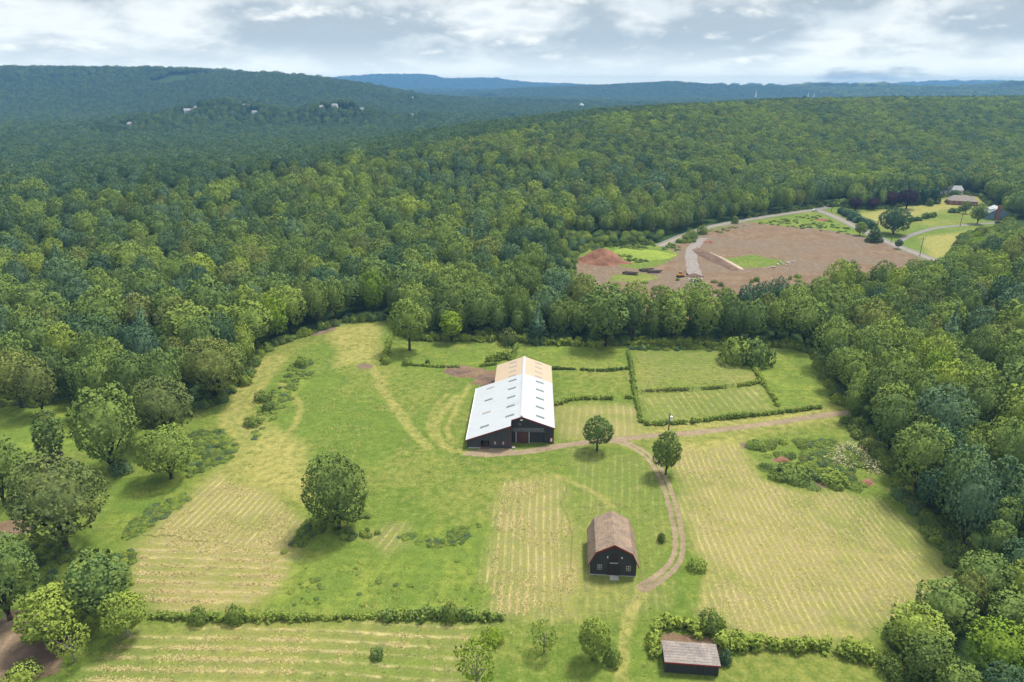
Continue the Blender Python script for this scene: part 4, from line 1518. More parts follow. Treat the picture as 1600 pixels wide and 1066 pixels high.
# ---------------------------------------------------------------- gambrel barn
gb = empty('gambrel_barn', (18.65, 103.1, 0), math.radians(-4.5), 'small black barn with a rusty brown gambrel roof on the grass', 'barn')
prof = [(-4.2, 0.12), (4.2, 0.12), (4.2, 2.75), (3.2, 5.15), (0, 6.85), (-3.2, 5.15), (-4.2, 2.75)]
MB().prism_y(prof, 0, 0.2).prism_y(prof, 9.7, 9.9).box(-4.2, -4.0, 0.2, 9.7, 0.12, 2.7).box(4.0, 4.2, 0.2, 9.7, 0.12, 2.7).build('wall', 'charcoal_siding', gb)
MB().box(-4.26, 4.26, -0.06, 9.96, -0.2, 0.12).build('foundation', 'concrete', gb)
def gslab(xa, za, xb, zb, mat='rusty_roof'):
    pts_ = [(xa, -0.4, za), (xb, -0.4, zb), (xb, 10.3, zb), (xa, 10.3, za)]
    # a few courses so that the slope is not one clean sheet
    mbx = MB()
    nseg = 7
    for k in range(nseg):
        t0, t1 = k / nseg, (k + 1) / nseg
        x0, z0, x1, z1 = xa + (xb - xa) * t0, za + (zb - za) * t0, xa + (xb - xa) * t1, za + (zb - za) * t1
        if za > zb:
            mbx.slab([(x0, -0.4, z0 - 0.0), (x1, -0.4, z1 + 0.03), (x1, 10.3, z1 + 0.03), (x0, 10.3, z0)], 0.16)
        else:
            mbx.slab([(x0, -0.4, z0 + 0.03), (x1, -0.4, z1), (x1, 10.3, z1), (x0, 10.3, z0 + 0.03)], 0.16)
    return mbx.build('roof_slope', mat, gb)
gslab(0.0, 7.1, 3.35, 5.3); gslab(-3.35, 5.3, 0.0, 7.1)
gslab(3.36, 5.3, 4.65, 2.45); gslab(-4.65, 2.45, -3.36, 5.3)
for xa, za, xb, zb in ((0, 7.1, 3.36, 5.3), (3.36, 5.3, 4.66, 2.45), (-3.36, 5.3, 0, 7.1), (-4.66, 2.45, -3.36, 5.3)):
    MB().prism_y([(xa, za - 0.36), (xb, zb - 0.36), (xb, zb + 0.01), (xa, za + 0.01)], -0.47, -0.404).build('rake_trim', 'red_trim', gb)
bd = MB().box(-1.05, 1.25, -0.10, -0.004, 0.14, 2.25).build('barn_door', 'brown_door', gb)
MB().box(0.08, 0.12, -0.13, -0.102, 0.16, 2.2).build('door_edge', 'charcoal_siding', bd)
ld = MB().box(-0.6, 0.75, -0.08, -0.004, 2.95, 4.75).build('loft_door', 'brown_door', gb)
MB().box(-0.65, 0.8, -0.16, -0.004, 2.82, 2.92).build('loft_sill', 'vent_metal', gb)
for x in (-2.5, 2.75):
    wd = MB().box(x - 0.40, x + 0.40, -0.07, -0.004, 1.25, 2.3).build('window', 'beige_siding', gb)
    for sx in (-1, 1):
        for z0, z1 in ((1.33, 1.74), (1.81, 2.22)):
            MB().box(x + sx * 0.19 - 0.155, x + sx * 0.19 + 0.155, -0.09, -0.072, z0, z1).build('pane', 'window_glass', wd)
for x in (-1.15, 1.45):
    lm = MB().box(x - 0.1, x + 0.1, -0.3, -0.004, 4.05, 4.25).build('floodlight', 'lamp_white', gb)
MB().box(-0.6, 1.0, -1.3, -0.07, -0.05, 0.06).build('door_slab', 'concrete', gb)

# ---------------------------------------------------------------- low shed
sd = empty('low_shed', (27.6, 80.5, 0), math.radians(-5.5), 'low dark shed with a faded brown roof and red fascia inside the hedge', 'shed')
MB().box(-4.05, 4.05, 0, 0.15, -0.1, 2.1).box(-4.05, 4.05, 3.7, 3.85, -0.1, 2.15).box(-4.05, -3.9, 0.15, 3.7, -0.1, 2.1).box(3.9, 4.05, 0.15, 3.7, -0.1, 2.1).build('wall', 'charcoal_siding', sd)
mbx = MB()
for k in range(8):
    y0, y1 = -0.2 + 4.3 * k / 8, -0.2 + 4.3 * (k + 1) / 8
    mbx.slab([(-4.22, y0, 2.26 + 0.012 * k), (4.22, y0, 2.26 + 0.012 * k), (4.22, y1, 2.24 + 0.012 * k), (-4.22, y1, 2.24 + 0.012 * k)], 0.1)
mbx.build('roof', 'shed_roofing', sd)
MB().box(-4.24, 4.24, -0.27, -0.205, 1.98, 2.24).build('fascia', 'red_trim', sd)
for k in range(5):
    x = -4.0 + k * 2.0
    MB().box(x - 0.05, x + 0.05, -0.03, -0.002, -0.05, 1.97).build('batten', 'grey_siding', sd)


# ---------------------------------------------------------------- houses
def house(name, x, y, rz, w_, dp, hw, hr, wall, roof, label, cat='house', chimney=None, group=None, windows=True, ridge='y', hip=0.0):
    h = empty(name, (x, y, ground_z(x, y)), rz, label, cat, group)
    hx, hy = w_ / 2, dp / 2
    MB().box(-hx, hx, -hy, hy, -0.5, hw).build('wall', wall, h)
    ov = 0.4
    if ridge == 'y':
        MB().prism_y([(-hx, hw), (hx, hw), (0, hw + hr - 0.1)], -hy + 0.001, hy - 0.001).build('gable', wall, h)
        for s in (-1, 1):
            q = [(0, -hy - ov, hw + hr), (s * (hx + ov), -hy - ov, hw - 0.1), (s * (hx + ov), hy + ov, hw - 0.1), (0, hy + ov, hw + hr)]
            MB().slab(q if s < 0 else q, 0.2).build('roof_slope', roof, h)
    else:
        a = hx + ov
        b = hx - hip
        for s in (-1, 1):
            q = [(-a, s * (hy + ov), hw - 0.05), (a, s * (hy + ov), hw - 0.05), (b, 0, hw + hr), (-b, 0, hw + hr)]
            MB().slab(q, 0.18).build('roof_slope', roof, h)
        for s in (-1, 1):
            MB().poly([(s * a, -hy - ov, hw - 0.06), (s * a, hy + ov, hw - 0.06), (s * b, 0, hw + hr - 0.01)], [(0, 1, 2)]).build('roof_end', roof if hip > 0.5 else wall, h)
    if windows:
        n = max(2, int(w_ / 3.2))
        for k in range(n):
            cx = -hx + (k + 0.5) * w_ / n
            wd = MB().box(cx - 0.6, cx + 0.6, -hy - 0.06, -hy - 0.003, 1.0, 2.4).build('window', 'white_paint', h)
            MB().box(cx - 0.48, cx + 0.48, -hy - 0.09, -hy - 0.062, 1.12, 2.28).build('pane', 'window_glass', wd)
    if chimney:
        cx, cy, cw, top = chimney
        MB().box(cx - cw, cx + cw, cy - 0.5, cy + 0.5, -0.3, top).build('chimney', 'brick_red', h)
    return h


p = at(1561, 344)
bh = house('blue_house', p.x, p.y + 5, math.radians(-14), 11.5, 10, 4.6, 3.9, 'blue_siding', 'vent_metal', 'blue gabled house with a tall red brick chimney at the edge of the lawn', chimney=(-0.6, -5.55, 0.9, 9.6), windows=False)
for x, z in ((2.6, 5.2), (2.9, 1.4), (-3.6, 1.4)):
    wd = MB().box(x - 0.55, x + 0.55, -5.06, -5.003, z, z + 1.4).build('window', 'white_paint', bh)
    MB().box(x - 0.42, x + 0.42, -5.09, -5.062, z + 0.1, z + 1.3).build('pane', 'window_glass', wd)
for y in (-2.6, 1.6):
    dm = MB().box(-5.2, -1.6, y - 1.1, y + 1.1, 5.0, 6.9).build('dormer', 'white_siding', bh)
    MB().slab([(-5.5, y - 1.4, 6.92), (-1.2, y - 1.4, 7.6), (-1.2, y + 1.4, 7.6), (-5.5, y + 1.4, 6.92)], 0.12).build('dormer_roof', 'vent_metal', dm)
p = at(1508, 321)
house('brick_house', p.x, p.y + 5, math.radians(-24), 19, 12, 3.2, 3.4, 'brick_red', 'brown_shingle', 'brick bungalow with a brown-grey hipped roof beyond the yellow lawn', chimney=(5.0, 0.5, 0.9, 7.4), ridge='x', hip=3.5)
p = at(1484, 304)
house('grey_roofed_house', p.x, p.y + 4, math.radians(-8), 20, 10, 3.4, 3.2, 'white_siding', 'grey_shingle', 'white house with a long pale grey roof, farthest beyond the lawn', ridge='x', hip=0.0)
p = at(1521, 196)
house('hill_house', p.x * 0.80, p.y * 0.80, 0.2, 22, 10, 4, 4, 'beige_siding', 'grey_shingle', 'grey roofed house half hidden in the wooded hill on the right', ridge='x')
HL = {0: 'lone white house at the foot of the ridge, leftmost of the valley', 1: 'white house in the valley, second from the left', 2: 'long pale building in the valley, first of two side by side',
      3: 'white house touching the long pale valley building', 4: 'long pale terrace in the middle of the valley settlement', 5: 'white row of houses behind the valley terrace', 6: 'white house right of the valley terrace',
      7: 'small white house left of the centre valley group', 8: 'white house in the middle of the centre valley group', 9: 'white house at the right end of the centre valley group', 10: 'white house near the end of the left ridge',
      11: 'white building on the slope above the valley end', 12: 'grey house among the trees beyond the left hillside wood', 13: 'white house at the left edge beyond the hillside wood'}
for k, (px, py, wd_, kd) in enumerate(FAR_HOUSES):
    p = Vector(HOUSE_SPOTS[k][:2])
    house('valley_house', p.x, p.y, R.uniform(-0.5, 0.5), wd_, 9, 6.0, 3.6, 'white_siding' if kd != 'grey' else 'beige_siding', 'grey_shingle', HL[k],
          group='houses down in the valley', windows=False, ridge='x')
# white domed building
p = at(908, 176)
dm = empty('domed_building', (p.x, p.y, 6), 0, 'white domed building rising over the far wood near the centre', 'building')
MB().box(-9, 9, -9, 9, -8, 14).build('wall', 'white_siding', dm)
mb = MB()
prev = (9.0, 14.0)
for k in range(1, 7):
    a = k * PI / 12
    cur = (9.0 * math.cos(a), 14 + 8.5 * math.sin(a))
    mb.tube((0, 0, prev[1]), (0, 0, cur[1]), prev[0], max(cur[0], 0.3), 16, False)
    prev = cur
mb.tube((0, 0, 22.4), (0, 0, 30), 0.8, 0.1, 8)
mb.build('dome', 'vent_metal', dm, True)
for px, py, hh, lab in ((1181, 146, 46, 'left white church steeple on the horizon'), (1263, 150, 44, 'taller of two white steeples on the right horizon'), (1272, 150.5, 34, 'shorter of two white steeples on the right horizon')):
    Y = 3500
    x = (px - 800) / F * (Y * CP + (H - 40) * SP)
    gz_ = ground_z(x, Y)
    st = empty('church_steeple', (x, Y, gz_), 0, lab, 'steeple', 'church steeples on the horizon')
    zt = zat(py - 6, Y) - gz_
    MB().box(-4, 4, -4, 4, 0, zt * 0.62).build('tower', 'white_siding', st)
    MB().tube((0, 0, zt * 0.62), (0, 0, zt), 4.2, 0.1, 8).build('spire', 'white_siding', st)


# ---------------------------------------------------------------- poles, vehicles, red field
def pole(px, base, top, label, arm=True, can=False):
    b = at(px, base)
    h = zat(top, b.y)
    o = empty('utility_pole', (b.x, b.y, 0), R.uniform(-.3, .3), label, 'utility pole', 'utility poles')
    MB().tube((0, 0, -0.3), (0, 0, h), 0.19, 0.13, 8).build('pole', 'pole_wood', o)
    if arm:
        ca = MB().box(-1.5, 1.5, -0.22, -0.12, h - 0.9, h - 0.72).build('crossarm', 'pole_wood', o)
        for x in (-1.35, -0.5, 0.5, 1.35):
            MB().tube((x, -0.17, h - 0.72), (x, -0.17, h - 0.45), 0.06, 0.04, 6).build('insulator', 'lamp_white', ca)
    if can:
        MB().tube((0.45, -0.1, h - 2.0), (0.45, -0.1, h - 0.9), 0.36, 0.36, 12).tube((0.1, -0.05, h - 1.4), (0.45, -0.1, h - 1.4), 0.06, 0.06, 6).build('transformer', 'lamp_white', o)
    return o


pole(1044.5, 673, 646, 'single pole with a white transformer behind the bushy tree at the track bend', False, True)
pole(1097, 359, 341, 'pole with crossarm beside the road at the upper left of the red field')
pole(1021, 376, 350, 'pole against the dark wood left of the road')
pole(1392, 379, 358, 'pale pole with a crossarm at the road by the driveway mouth')
pole(1437, 400, 371, 'pole on the verge at the right end of the road')
pole(1299, 331, 317, 'pole at the corner of the road junction', False)
pole(1500, 354, 326, 'thin pole in the middle of the house lawn', False)


def car(px, py, rz, paint, label):
    b = at(px, py)
    c = empty('parked_car', (b.x, b.y, ground_z(b.x, b.y) + 0.05), rz, label, 'car')
    MB().prism_y([(-2.2, 0.35), (2.2, 0.35), (2.25, 0.75), (1.2, 0.95), (-2.2, 0.95)], -0.9, 0.9).prism_y([(-1.9, 0.95), (1.1, 0.95), (0.4, 1.48), (-1.5, 1.48)], -0.78, 0.78).build('body', paint, c)
    MB().prism_y([(-1.6, 1.0), (0.85, 1.0), (0.33, 1.40), (-1.4, 1.40)], -0.80, 0.80).build('window', 'window_glass', c)
    for x in (-1.4, 1.4):
        for y in (-0.92, 0.72):
            MB().tube((x, y, 0.33), (x, y + 0.2, 0.33), 0.33, 0.33, 12).build('wheel', 'black_rubber', c)
    return c


car(1480, 316.5, 0.2, 'car_black', 'dark car parked left of the brown-roofed bungalow')
car(1560, 349.5, 0.15, 'car_black', 'dark car parked in front of the blue house')
car(1273, 330, 0.5, 'car_white', 'white car at the road junction')


def heap(name, px, py, rx, ry, h, rot, mat, label, cat='soil heap', seed=0, group=None, ridge=False):
    b = at(px, py)
    n = 34
    u = np.linspace(-1.15, 1.15, n)
    U, V = np.meshgrid(u, u)
    rr = np.sqrt(U ** 2 + V ** 2)
    lump = fbm(U * 10 + seed * 7, V * 10, 4.0, seed + 200, 4) - 0.5
    rr2 = rr * (1 + 0.7 * (fbm(U * 4 + seed, V * 4, 2.0, seed + 300, 2) - 0.5))
    if ridge:
        rr2 = np.maximum(np.abs(V), np.abs(U) ** 4) * (1 + 0.5 * lump)
    z = h * np.clip(1 - rr2, 0, 1) ** 0.85 * (1 + 0.5 * lump)
    z = np.where(rr > 1.1, -0.1, z) - 0.05
    c, s = math.cos(rot), math.sin(rot)
    X, Y = U * rx, V * ry
    v = np.stack([(X * c - Y * s).ravel(), (X * s + Y * c).ravel(), z.ravel()], -1)
    i = np.arange(n - 1)[:, None] * n
    j = np.arange(n - 1)[None]
    q = np.stack([i + j, i + j + 1, i + j + n + 1, i + j + n], -1).reshape(-1, 4)
    me = np_mesh(name, v, q)
    me.materials.append(MATS[mat] if mat in MATS else LEAF[mat])
    me.shade_smooth()
    return tag(link(name, me, None, (b.x, b.y, 0.02)), label, cat, group)


heap('soil_mound', 940, 408, 14.5, 9, 6.2, -0.3, 'red_soil', 'big heap of red soil at the left end of the clearing', seed=1)
heap('soil_mound', 1112, 403, 5.0, 26, 1.9, 0.16, 'brown_soil', 'long dark earth bank running down the middle of the clearing', seed=2)
heap('soil_mound', 1127, 405, 2.2, 20, 1.3, 0.20, 'pale_soil', 'pale narrow bank of clods beside the dark earth bank', seed=3)
heap('soil_mound', 1107, 379, 3.4, 3.0, 1.6, 0.1, 'red_soil', 'small orange heap where the road meets the clearing', seed=4)
heap('soil_mound', 1286, 344.5, 5.5, 3.0, 1.6, 0.0, 'red_soil', 'small brown heap in the green strip by the road', seed=5)
heap('soil_mound', 1085, 432, 4.2, 3.2, 1.7, 0.2, 'vent_metal' if False else 'brown_soil', 'grey-brown gravel heap at the lower edge of the clearing', seed=6)
heap('soil_mound', 715, 581, 4.6, 2.6, 0.5, 0.1, 'brown_soil', 'low patch of dug earth left behind the barn', seed=7)
heap('soil_mound', 760, 590, 3.2, 2.6, 0.45, 0.1, 'brown_soil', 'dug earth touching the back of the lean-to', seed=8)
heap('soil_mound', 60, 1018, 4.2, 3.0, 0.9, 0.4, 'brown_soil', 'dark earth hollow rim in the bare soil, bottom left', seed=9)
heap('soil_mound', 1222, 719, 2.0, 1.3, 0.9, 0.1, 'red_soil', 'red earth heap inside the brush patch', seed=10)
heap('soil_mound', 1355, 754, 1.3, 1.2, 0.6, 0.1, 'red_soil', 'small red earth spot at the right end of the brush patch', seed=11)
heap('weedy_mound', 1000, 398, 17, 12, 2.6, -0.1, 'fresh green', 'weed covered green mound right of the red heap', 'mound', seed=12)

# excavator
b = at(1063, 433)
ex = empty('excavator', (b.x, b.y, 0), 0.5, 'small orange-yellow excavator at the lower edge of the clearing', 'excavator')
for y in (-1.2, 0.7):
    MB().box(-1.9, 1.9, y, y + 0.5, 0.0, 0.75).tube((-1.9, y, 0.375), (-1.9, y + 0.5, 0.375), 0.37, 0.37, 10).tube((1.9, y, 0.375), (1.9, y + 0.5, 0.375), 0.37, 0.37, 10).build('track', 'black_rubber', ex)
MB().box(-1.9, 1.2, -1.2, 1.2, 0.85, 1.75).tube((0, 0, 0.6), (0, 0, 0.9), 0.6, 0.6, 10).build('body', 'machine_yellow', ex)
ex.scale = (0.8, 0.8, 0.8)
cb = MB().prism_y([(-0.3, 1.75), (1.15, 1.75), (0.95, 3.0), (-0.3, 3.0)], 0.1, 1.15).build('cab', 'machine_yellow', ex)
MB().prism_y([(-0.1, 1.95), (1.0, 1.95), (0.86, 2.85), (-0.1, 2.85)], 0.07, 1.18).build('window', 'window_glass', cb)
MB().tube((1.0, -0.4, 1.5), (3.2, -0.4, 3.9), 0.28, 0.22, 6).build('boom', 'machine_yellow', ex)
MB().tube((3.2, -0.4, 3.9), (4.6, -0.4, 1.7), 0.2, 0.16, 6).build('arm', 'machine_yellow', ex)
MB().prism_y([(4.2, 1.0), (5.1, 0.8), (5.2, 1.5), (4.6, 1.75)], -0.85, 0.05).build('bucket', 'black_rubber', ex)


def rock_mesh(seed):
    bm = bmesh.new()
    bmesh.ops.create_icosphere(bm, subdivisions=2, radius=1.0)
    rr = random.Random(seed)
    for v in bm.verts:
        v.co *= rr.uniform(0.75, 1.15)
        v.co.z *= 0.7
    me = bpy.data.meshes.new('boulder')
    bm.to_mesh(me)
    bm.free()
    me.materials.append(MATS['rock'])
    return me


ROCKS = [rock_mesh(k) for k in range(4)]
RL = [(1231, 411), (1222, 413), (1215, 414), (1236, 409.5), (1241, 408.5), (1228, 414.5), (1207, 418), (1202, 419), (1234, 414), (1219, 410.5)]
RW = ['topmost right', 'upper middle', 'middle left', 'upper right', 'farthest right', 'lower middle', 'lower left', 'lowest left', 'lower right', 'upper left']
for k, (px, py) in enumerate(RL):
    b = at(px, py)
    o = link('boulder', ROCKS[k % 4], None, (b.x, b.y, 0.25))
    s = R.uniform(0.5, 1.0)
    o.scale = (s * 1.6, s, s * 0.8)
    o.rotation_euler = (0, 0, R.uniform(0, 3))
    tag(o, f'pale boulder, {RW[k]} one of the white rock cluster on the red field', 'boulder', 'white rocks on the red field')
for k, (px, py, n, lab) in enumerate(((985, 429, 7, 'left pile of dark logs below the red heap'), (1010, 424, 6, 'middle pile of dark logs below the clearing track'), (1023, 426, 5, 'right pile of dark logs left of the excavator'))):
    b = at(px, py)
    pl = empty('log_pile', (b.x, b.y, 0), R.uniform(-.4, .2), lab, 'log pile', 'log piles at the clearing')
    for j in range(n):
        z = 0.35 + 0.55 * (j % 2)
        MB().tube((-2.8 + R.uniform(-1, 1), j * 0.42 - 1.0, z), (2.8 + R.uniform(-1, 1), j * 0.42 - 1.0 + R.uniform(-.3, .3), z + R.uniform(-.1, .2)), 0.34, 0.27, 8).build('log', 'log_wood', pl)


# ---------------------------------------------------------------- hedges
OCTA = (np.array([(1, 0, 0), (-1, 0, 0), (0, 1, 0), (0, -1, 0), (0, 0, 1), (0, 0, -1.0)]), [(0, 2, 4), (2, 1, 4), (1, 3, 4), (3, 0, 4), (2, 0, 5), (1, 2, 5), (3, 1, 5), (0, 3, 5)])
def hedge(line_px, width, height, colour, label, name='hedge', gaps=0.0, seed=0, group='hedges', dens=1.0, leaf=0.2):
    r = np.random.default_rng(900 + seed)
    ln = smooth_line([at(*p) for p in line_px], 10)
    seg = np.hypot(*np.diff(ln, axis=0).T)
    s = np.concatenate([[0], np.cumsum(seg)])
    n = max(6, int(s[-1] / (width * 0.21) * dens))
    q = np.sort(r.uniform(0, s[-1], n))
    hv = 0.62 + 0.75 * fbm(q + seed * 40, q * 0, 4.0, seed, 4)
    keep = fbm(q + seed * 91, q * 0, 5.0, seed + 5, 2) > gaps
    q, hv = q[keep], hv[keep]
    n = len(q)
    X = np.interp(q, s, ln[:, 0]) + r.normal(0, width * 0.16, n)
    Y = np.interp(q, s, ln[:, 1]) + r.normal(0, width * 0.16, n)
    CR = np.clip(height * 0.42 * hv * r.uniform(0.75, 1.2, n), 0.25, width)
    Z = np.clip(height * hv * r.uniform(0.45, 0.75, n), CR * 0.6, None)
    # lower skirt
    X2, Y2 = X + r.normal(0, width * 0.22, n), Y + r.normal(0, width * 0.22, n)
    C = np.concatenate([np.stack([X, Y, Z], -1), np.stack([X2, Y2, CR * 0.55], -1)])
    C_R = np.concatenate([CR, CR * 0.95])
    mid = C.mean(0)
    C0 = C - np.array([mid[0], mid[1], 0])
    w_ = C_R ** 2
    tot = int(min(9000, 34 * n * max(1.0, (height / 1.4) ** 1.2)))
    P_, N_ = [], []
    for i in range(len(C0)):
        m_ = max(6, int(tot * w_[i] / w_.sum()))
        d = r.normal(0, 1, (m_ * 2, 3))
        d /= np.linalg.norm(d, axis=1)[:, None]
        d = d[d[:, 2] > -0.45][:m_]
        P_.append(C0[i] + d * C_R[i] * r.uniform(0.75, 1.12, (len(d), 1)))
        N_.append(d + np.array([0, 0, 0.3]))
    pp, nn = np.concatenate(P_), np.concatenate(N_)
    nn /= np.linalg.norm(nn, axis=1)[:, None]
    v, ln_ = leaf_quads(pp, nn, leaf * max(0.8, min(1.6, height / 1.6)), r, 0.5)
    vn = np.repeat(nn, 4, 0) * 0.6 + ln_ * 0.5
    iv, tf = OCTA
    cv = (C0[:, None, :] + iv[None] * (C_R * 0.72)[:, None, None])
    tris = (np.array(tf)[None] + (np.arange(len(C0)) * len(iv))[:, None, None]).reshape(-1, 3) + len(v)
    cn = np.tile(iv, (len(C0), 1))
    v = np.concatenate([v, cv.reshape(-1, 3)])
    vn = np.concatenate([vn, cn])
    me = np_mesh(name, v, np.arange(len(pp) * 4).reshape(-1, 4), tris)
    me.shade_smooth()
    me.normals_split_custom_set_from_vertices(vn.astype(float).tolist())
    me.materials.append(LEAF[colour])
    return tag(link(name, me, None, (mid[0], mid[1], 0)), label, 'hedge', group)


hedge([(238, 965), (330, 967), (450, 968), (560, 966), (680, 965), (779, 968)], 1.4, 1.2, 'fresh green', 'long uneven hedge crossing the fields below the lone tree', seed=1)
hedge([(600, 966), (690, 963), (776, 967)], 1.7, 1.7, 'fresh green', 'taller right part of the long hedge below the lone tree', seed=2)
hedge([(1128, 1012), (1180, 1012), (1240, 1014), (1300, 1018), (1360, 1030)], 2.7, 2.2, 'fresh green', 'thick bright hedge from the shed to the bottom right wood', seed=3)
hedge([(1022, 1022), (1026, 1000), (1030, 975)], 1.9, 1.9, 'fresh green', 'hedge on the left side of the shed yard', seed=4)
hedge([(1030, 978), (1062, 980), (1095, 987), (1128, 992)], 2.8, 2.3, 'fresh green', 'bushy hedge along the back of the shed yard', seed=5)
hedge([(1006, 664), (1060, 662), (1130, 655), (1200, 648), (1283, 638)], 1.4, 1.35, 'fresh green', 'clean hedge between the lane and the paddocks', seed=6)
hedge([(981, 548), (986, 575), (990, 605), (996, 635), (1003, 662)], 1.0, 1.1, 'fresh green', 'narrow overgrown fence line between barn paddocks and middle paddocks', seed=7)
hedge([(1166, 560), (1180, 580), (1196, 604), (1208, 622), (1216, 638)], 1.25, 1.2, 'fresh green', 'diagonal hedge from the round trees down to the lane hedge', seed=8)
hedge([(1008, 612), (1060, 610), (1120, 607), (1160, 603), (1192, 597)], 1.1, 1.0, 'fresh green', 'patchy low hedge across the middle paddock', seed=9, gaps=0.36)
hedge([(864, 577), (900, 578), (940, 580), (982, 577)], 0.9, 0.9, 'dark green', 'thin dark hedge behind the barn, upper one of two', seed=10, gaps=0.3)
hedge([(868, 634), (885, 628), (905, 624), (950, 624), (992, 622)], 1.4, 1.2, 'fresh green', 'bushy hedge right of the barn, lower one of two', seed=11, gaps=0.3)
hedge([(598, 568), (640, 571), (690, 574), (745, 573), (775, 570)], 0.9, 0.9, 'fresh green', 'low hedge behind the meadow left of the barn', seed=12, gaps=0.36)
hedge([(598, 566), (606, 545), (614, 520)], 1.5, 1.5, 'fresh green', 'hedge on the left end of the top left paddock', seed=13)
hedge([(640, 531), (700, 532), (780, 533), (860, 538), (950, 542)], 2.6, 2.2, 'fresh green', 'wild hedge along the top of the paddocks behind the barn', seed=14)
hedge([(985, 540), (1060, 538), (1130, 541)], 2.2, 1.8, 'fresh green', 'hedge along the top of the middle paddock', seed=15)
hedge([(1195, 542), (1230, 543), (1268, 547)], 2.0, 1.6, 'fresh green', 'hedge along the top of the far right paddock', seed=16)
hedge([(800, 572), (803, 556), (808, 540)], 1.4, 1.4, 'fresh green', 'bright vine hedge running back from the barn', seed=17)
hedge([(762, 566), (780, 562), (800, 560)], 2.8, 2.6, 'fresh green', 'weedy thicket at the left back corner of the barn', seed=18)
hedge([(1312, 333), (1330, 342), (1352, 352), (1362, 358)], 4.5, 4.0, 'blue-green', 'clipped roadside hedge along the house lawn', seed=19, leaf=0.4)
hedge([(1297, 324), (1310, 321), (1330, 317)], 4.0, 3.6, 'mid green', 'tall hedge behind the road junction', seed=20, leaf=0.4)
hedge([(1418, 347), (1432, 345), (1437, 344)], 3.0, 2.2, 'dark green', 'clipped low hedge on the lawn, left one', seed=21, leaf=0.4)
hedge([(1443, 342), (1452, 340), (1460, 338)], 3.0, 2.6, 'dark green', 'clipped low hedge on the lawn, middle one', seed=22, leaf=0.4)
hedge([(1488, 333), (1496, 331), (1503, 330)], 3.0, 2.6, 'dark green', 'clipped low hedge on the lawn, right one', seed=23, leaf=0.4)

# ---------------------------------------------------------------- bushes
BL = [  # mesh list, idx, px, base py, width px, height factor, colour, label
    (BUSHY, 0, 1149, 566, 58, 0.74, 'fresh green', 'broad bright bush where the diagonal hedge begins, left half of a pair'), (BUSHY, 1, 1178, 567, 62, 0.74, 'mid green', 'broad greyish green bush where the diagonal hedge begins, right half of a pair'),
    (BUSHY, 0, 312, 972, 34, 0.9, 'mid green', 'round bush standing in the long hedge, left one'), (BUSHY, 1, 369, 971, 32, 1.1, 'fresh green', 'taller round bush standing in the long hedge, right one'),
    (BUSHY, 0, 341, 968, 16, 0.9, 'fresh green', 'small bush between the two round hedge bushes'), (BUSHY, 1, 705, 968, 30, 1.2, 'mid green', 'tall bush near the right end of the long hedge'),
    (BUSHY, 0, 956, 1036, 32, 1.0, 'fresh green', 'low bush leaning out right of the dense small tree'), (BUSHY, 1, 770, 1000, 40, 0.5, 'yellow-green', 'flat yellow-green shrub above the thin yellowish tree'),
    (BUSH, 0, 590, 1027, 24, 0.8, 'mid green', 'single low bush in the bottom hay field'), (BUSHY, 0, 1033, 846, 15, 1.2, 'dark green', 'small dark cone shaped bush between gambrel barn and track'),
    (BUSHY, 1, 1110, 985, 44, 1.0, 'mid green', 'large bush at the right end of the shed yard hedge'), (BUSHY, 0, 1133, 1036, 24, 1.1, 'blue-green', 'greyish bush against the right end of the shed'),
    (BUSHY, 1, 1088, 888, 34, 0.5, 'fresh green', 'weedy shrub on the right of the dirt track'), (BUSHY, 1, 795, 538, 34, 0.9, 'olive green', 'greyish round bush at the top hedge behind the barn'),
    (BUSHY, 0, 738, 528, 18, 0.8, 'purple', 'dark reddish bush at the wood foot behind the barn'), (BUSHY, 0, 603, 568, 17, 0.8, 'fresh green', 'round bush at the left end of the low meadow hedge'),
    (BUSHY, 1, 636, 570, 18, 0.7, 'mid green', 'second round bush of the low meadow hedge'), (BUSHY, 0, 668, 570, 10, 1.0, 'dark green', 'small dark bush of the low meadow hedge'),
    (BUSHY, 0, 483, 832, 14, 1.1, 'blue-green', 'grey-green little bush at the left foot of the lone tree'), (BUSHY, 1, 412, 625, 30, 0.6, 'mid green', 'bush beside the left farm track, upper one'),
    (BUSHY, 0, 420, 640, 26, 0.5, 'dark green', 'bush beside the left farm track, lower one'), (BUSHY, 1, 395, 664, 30, 0.6, 'mid green', 'bush at the bend of the left farm track'),
    (BUSHY, 0, 472, 572, 24, 0.7, 'fresh green', 'bush at the upper edge of the weedy strip'), (BUSHY, 0, 190, 738, 40, 0.6, 'blue-green', 'blue-green shrub under the tall left meadow tree'),
    (BUSHY, 1, 85, 725, 36, 0.7, 'purple', 'dark reddish shrub at the foot of the narrow evergreen'), (BUSHY, 0, 55, 790, 60, 0.7, 'blue-green', 'pale blue-green shrub at the lower left of the small lawn'),
    (BUSHY, 1, 1097, 366, 18, 0.9, 'fresh green', 'rounded bush at the road above the clearing entrance'), (BUSHY, 0, 1148, 349, 14, 0.9, 'mid green', 'small bush beside the road above the red field'),
    (BUSHY, 1, 35, 1062, 60, 0.5, 'fresh green', 'pale green weeds at the bottom left corner'), (BUSHY, 0, 1185, 700, 30, 0.35, 'fresh green', 'bright shrub at the left tip of the brush patch'),
    (BUSHY, 1, 1235, 745, 60, 0.34, 'mid green', 'largest green shrub low in the brush patch'), (BUSHY, 0, 1300, 752, 56, 0.34, 'fresh green', 'bright shrub low on the right of the brush patch'),
    (BUSHY, 0, 1452, 322, 14, 0.9, 'dark green', 'round dark shrub on the far edge of the yellow lawn'),
]
bush_obs = {}
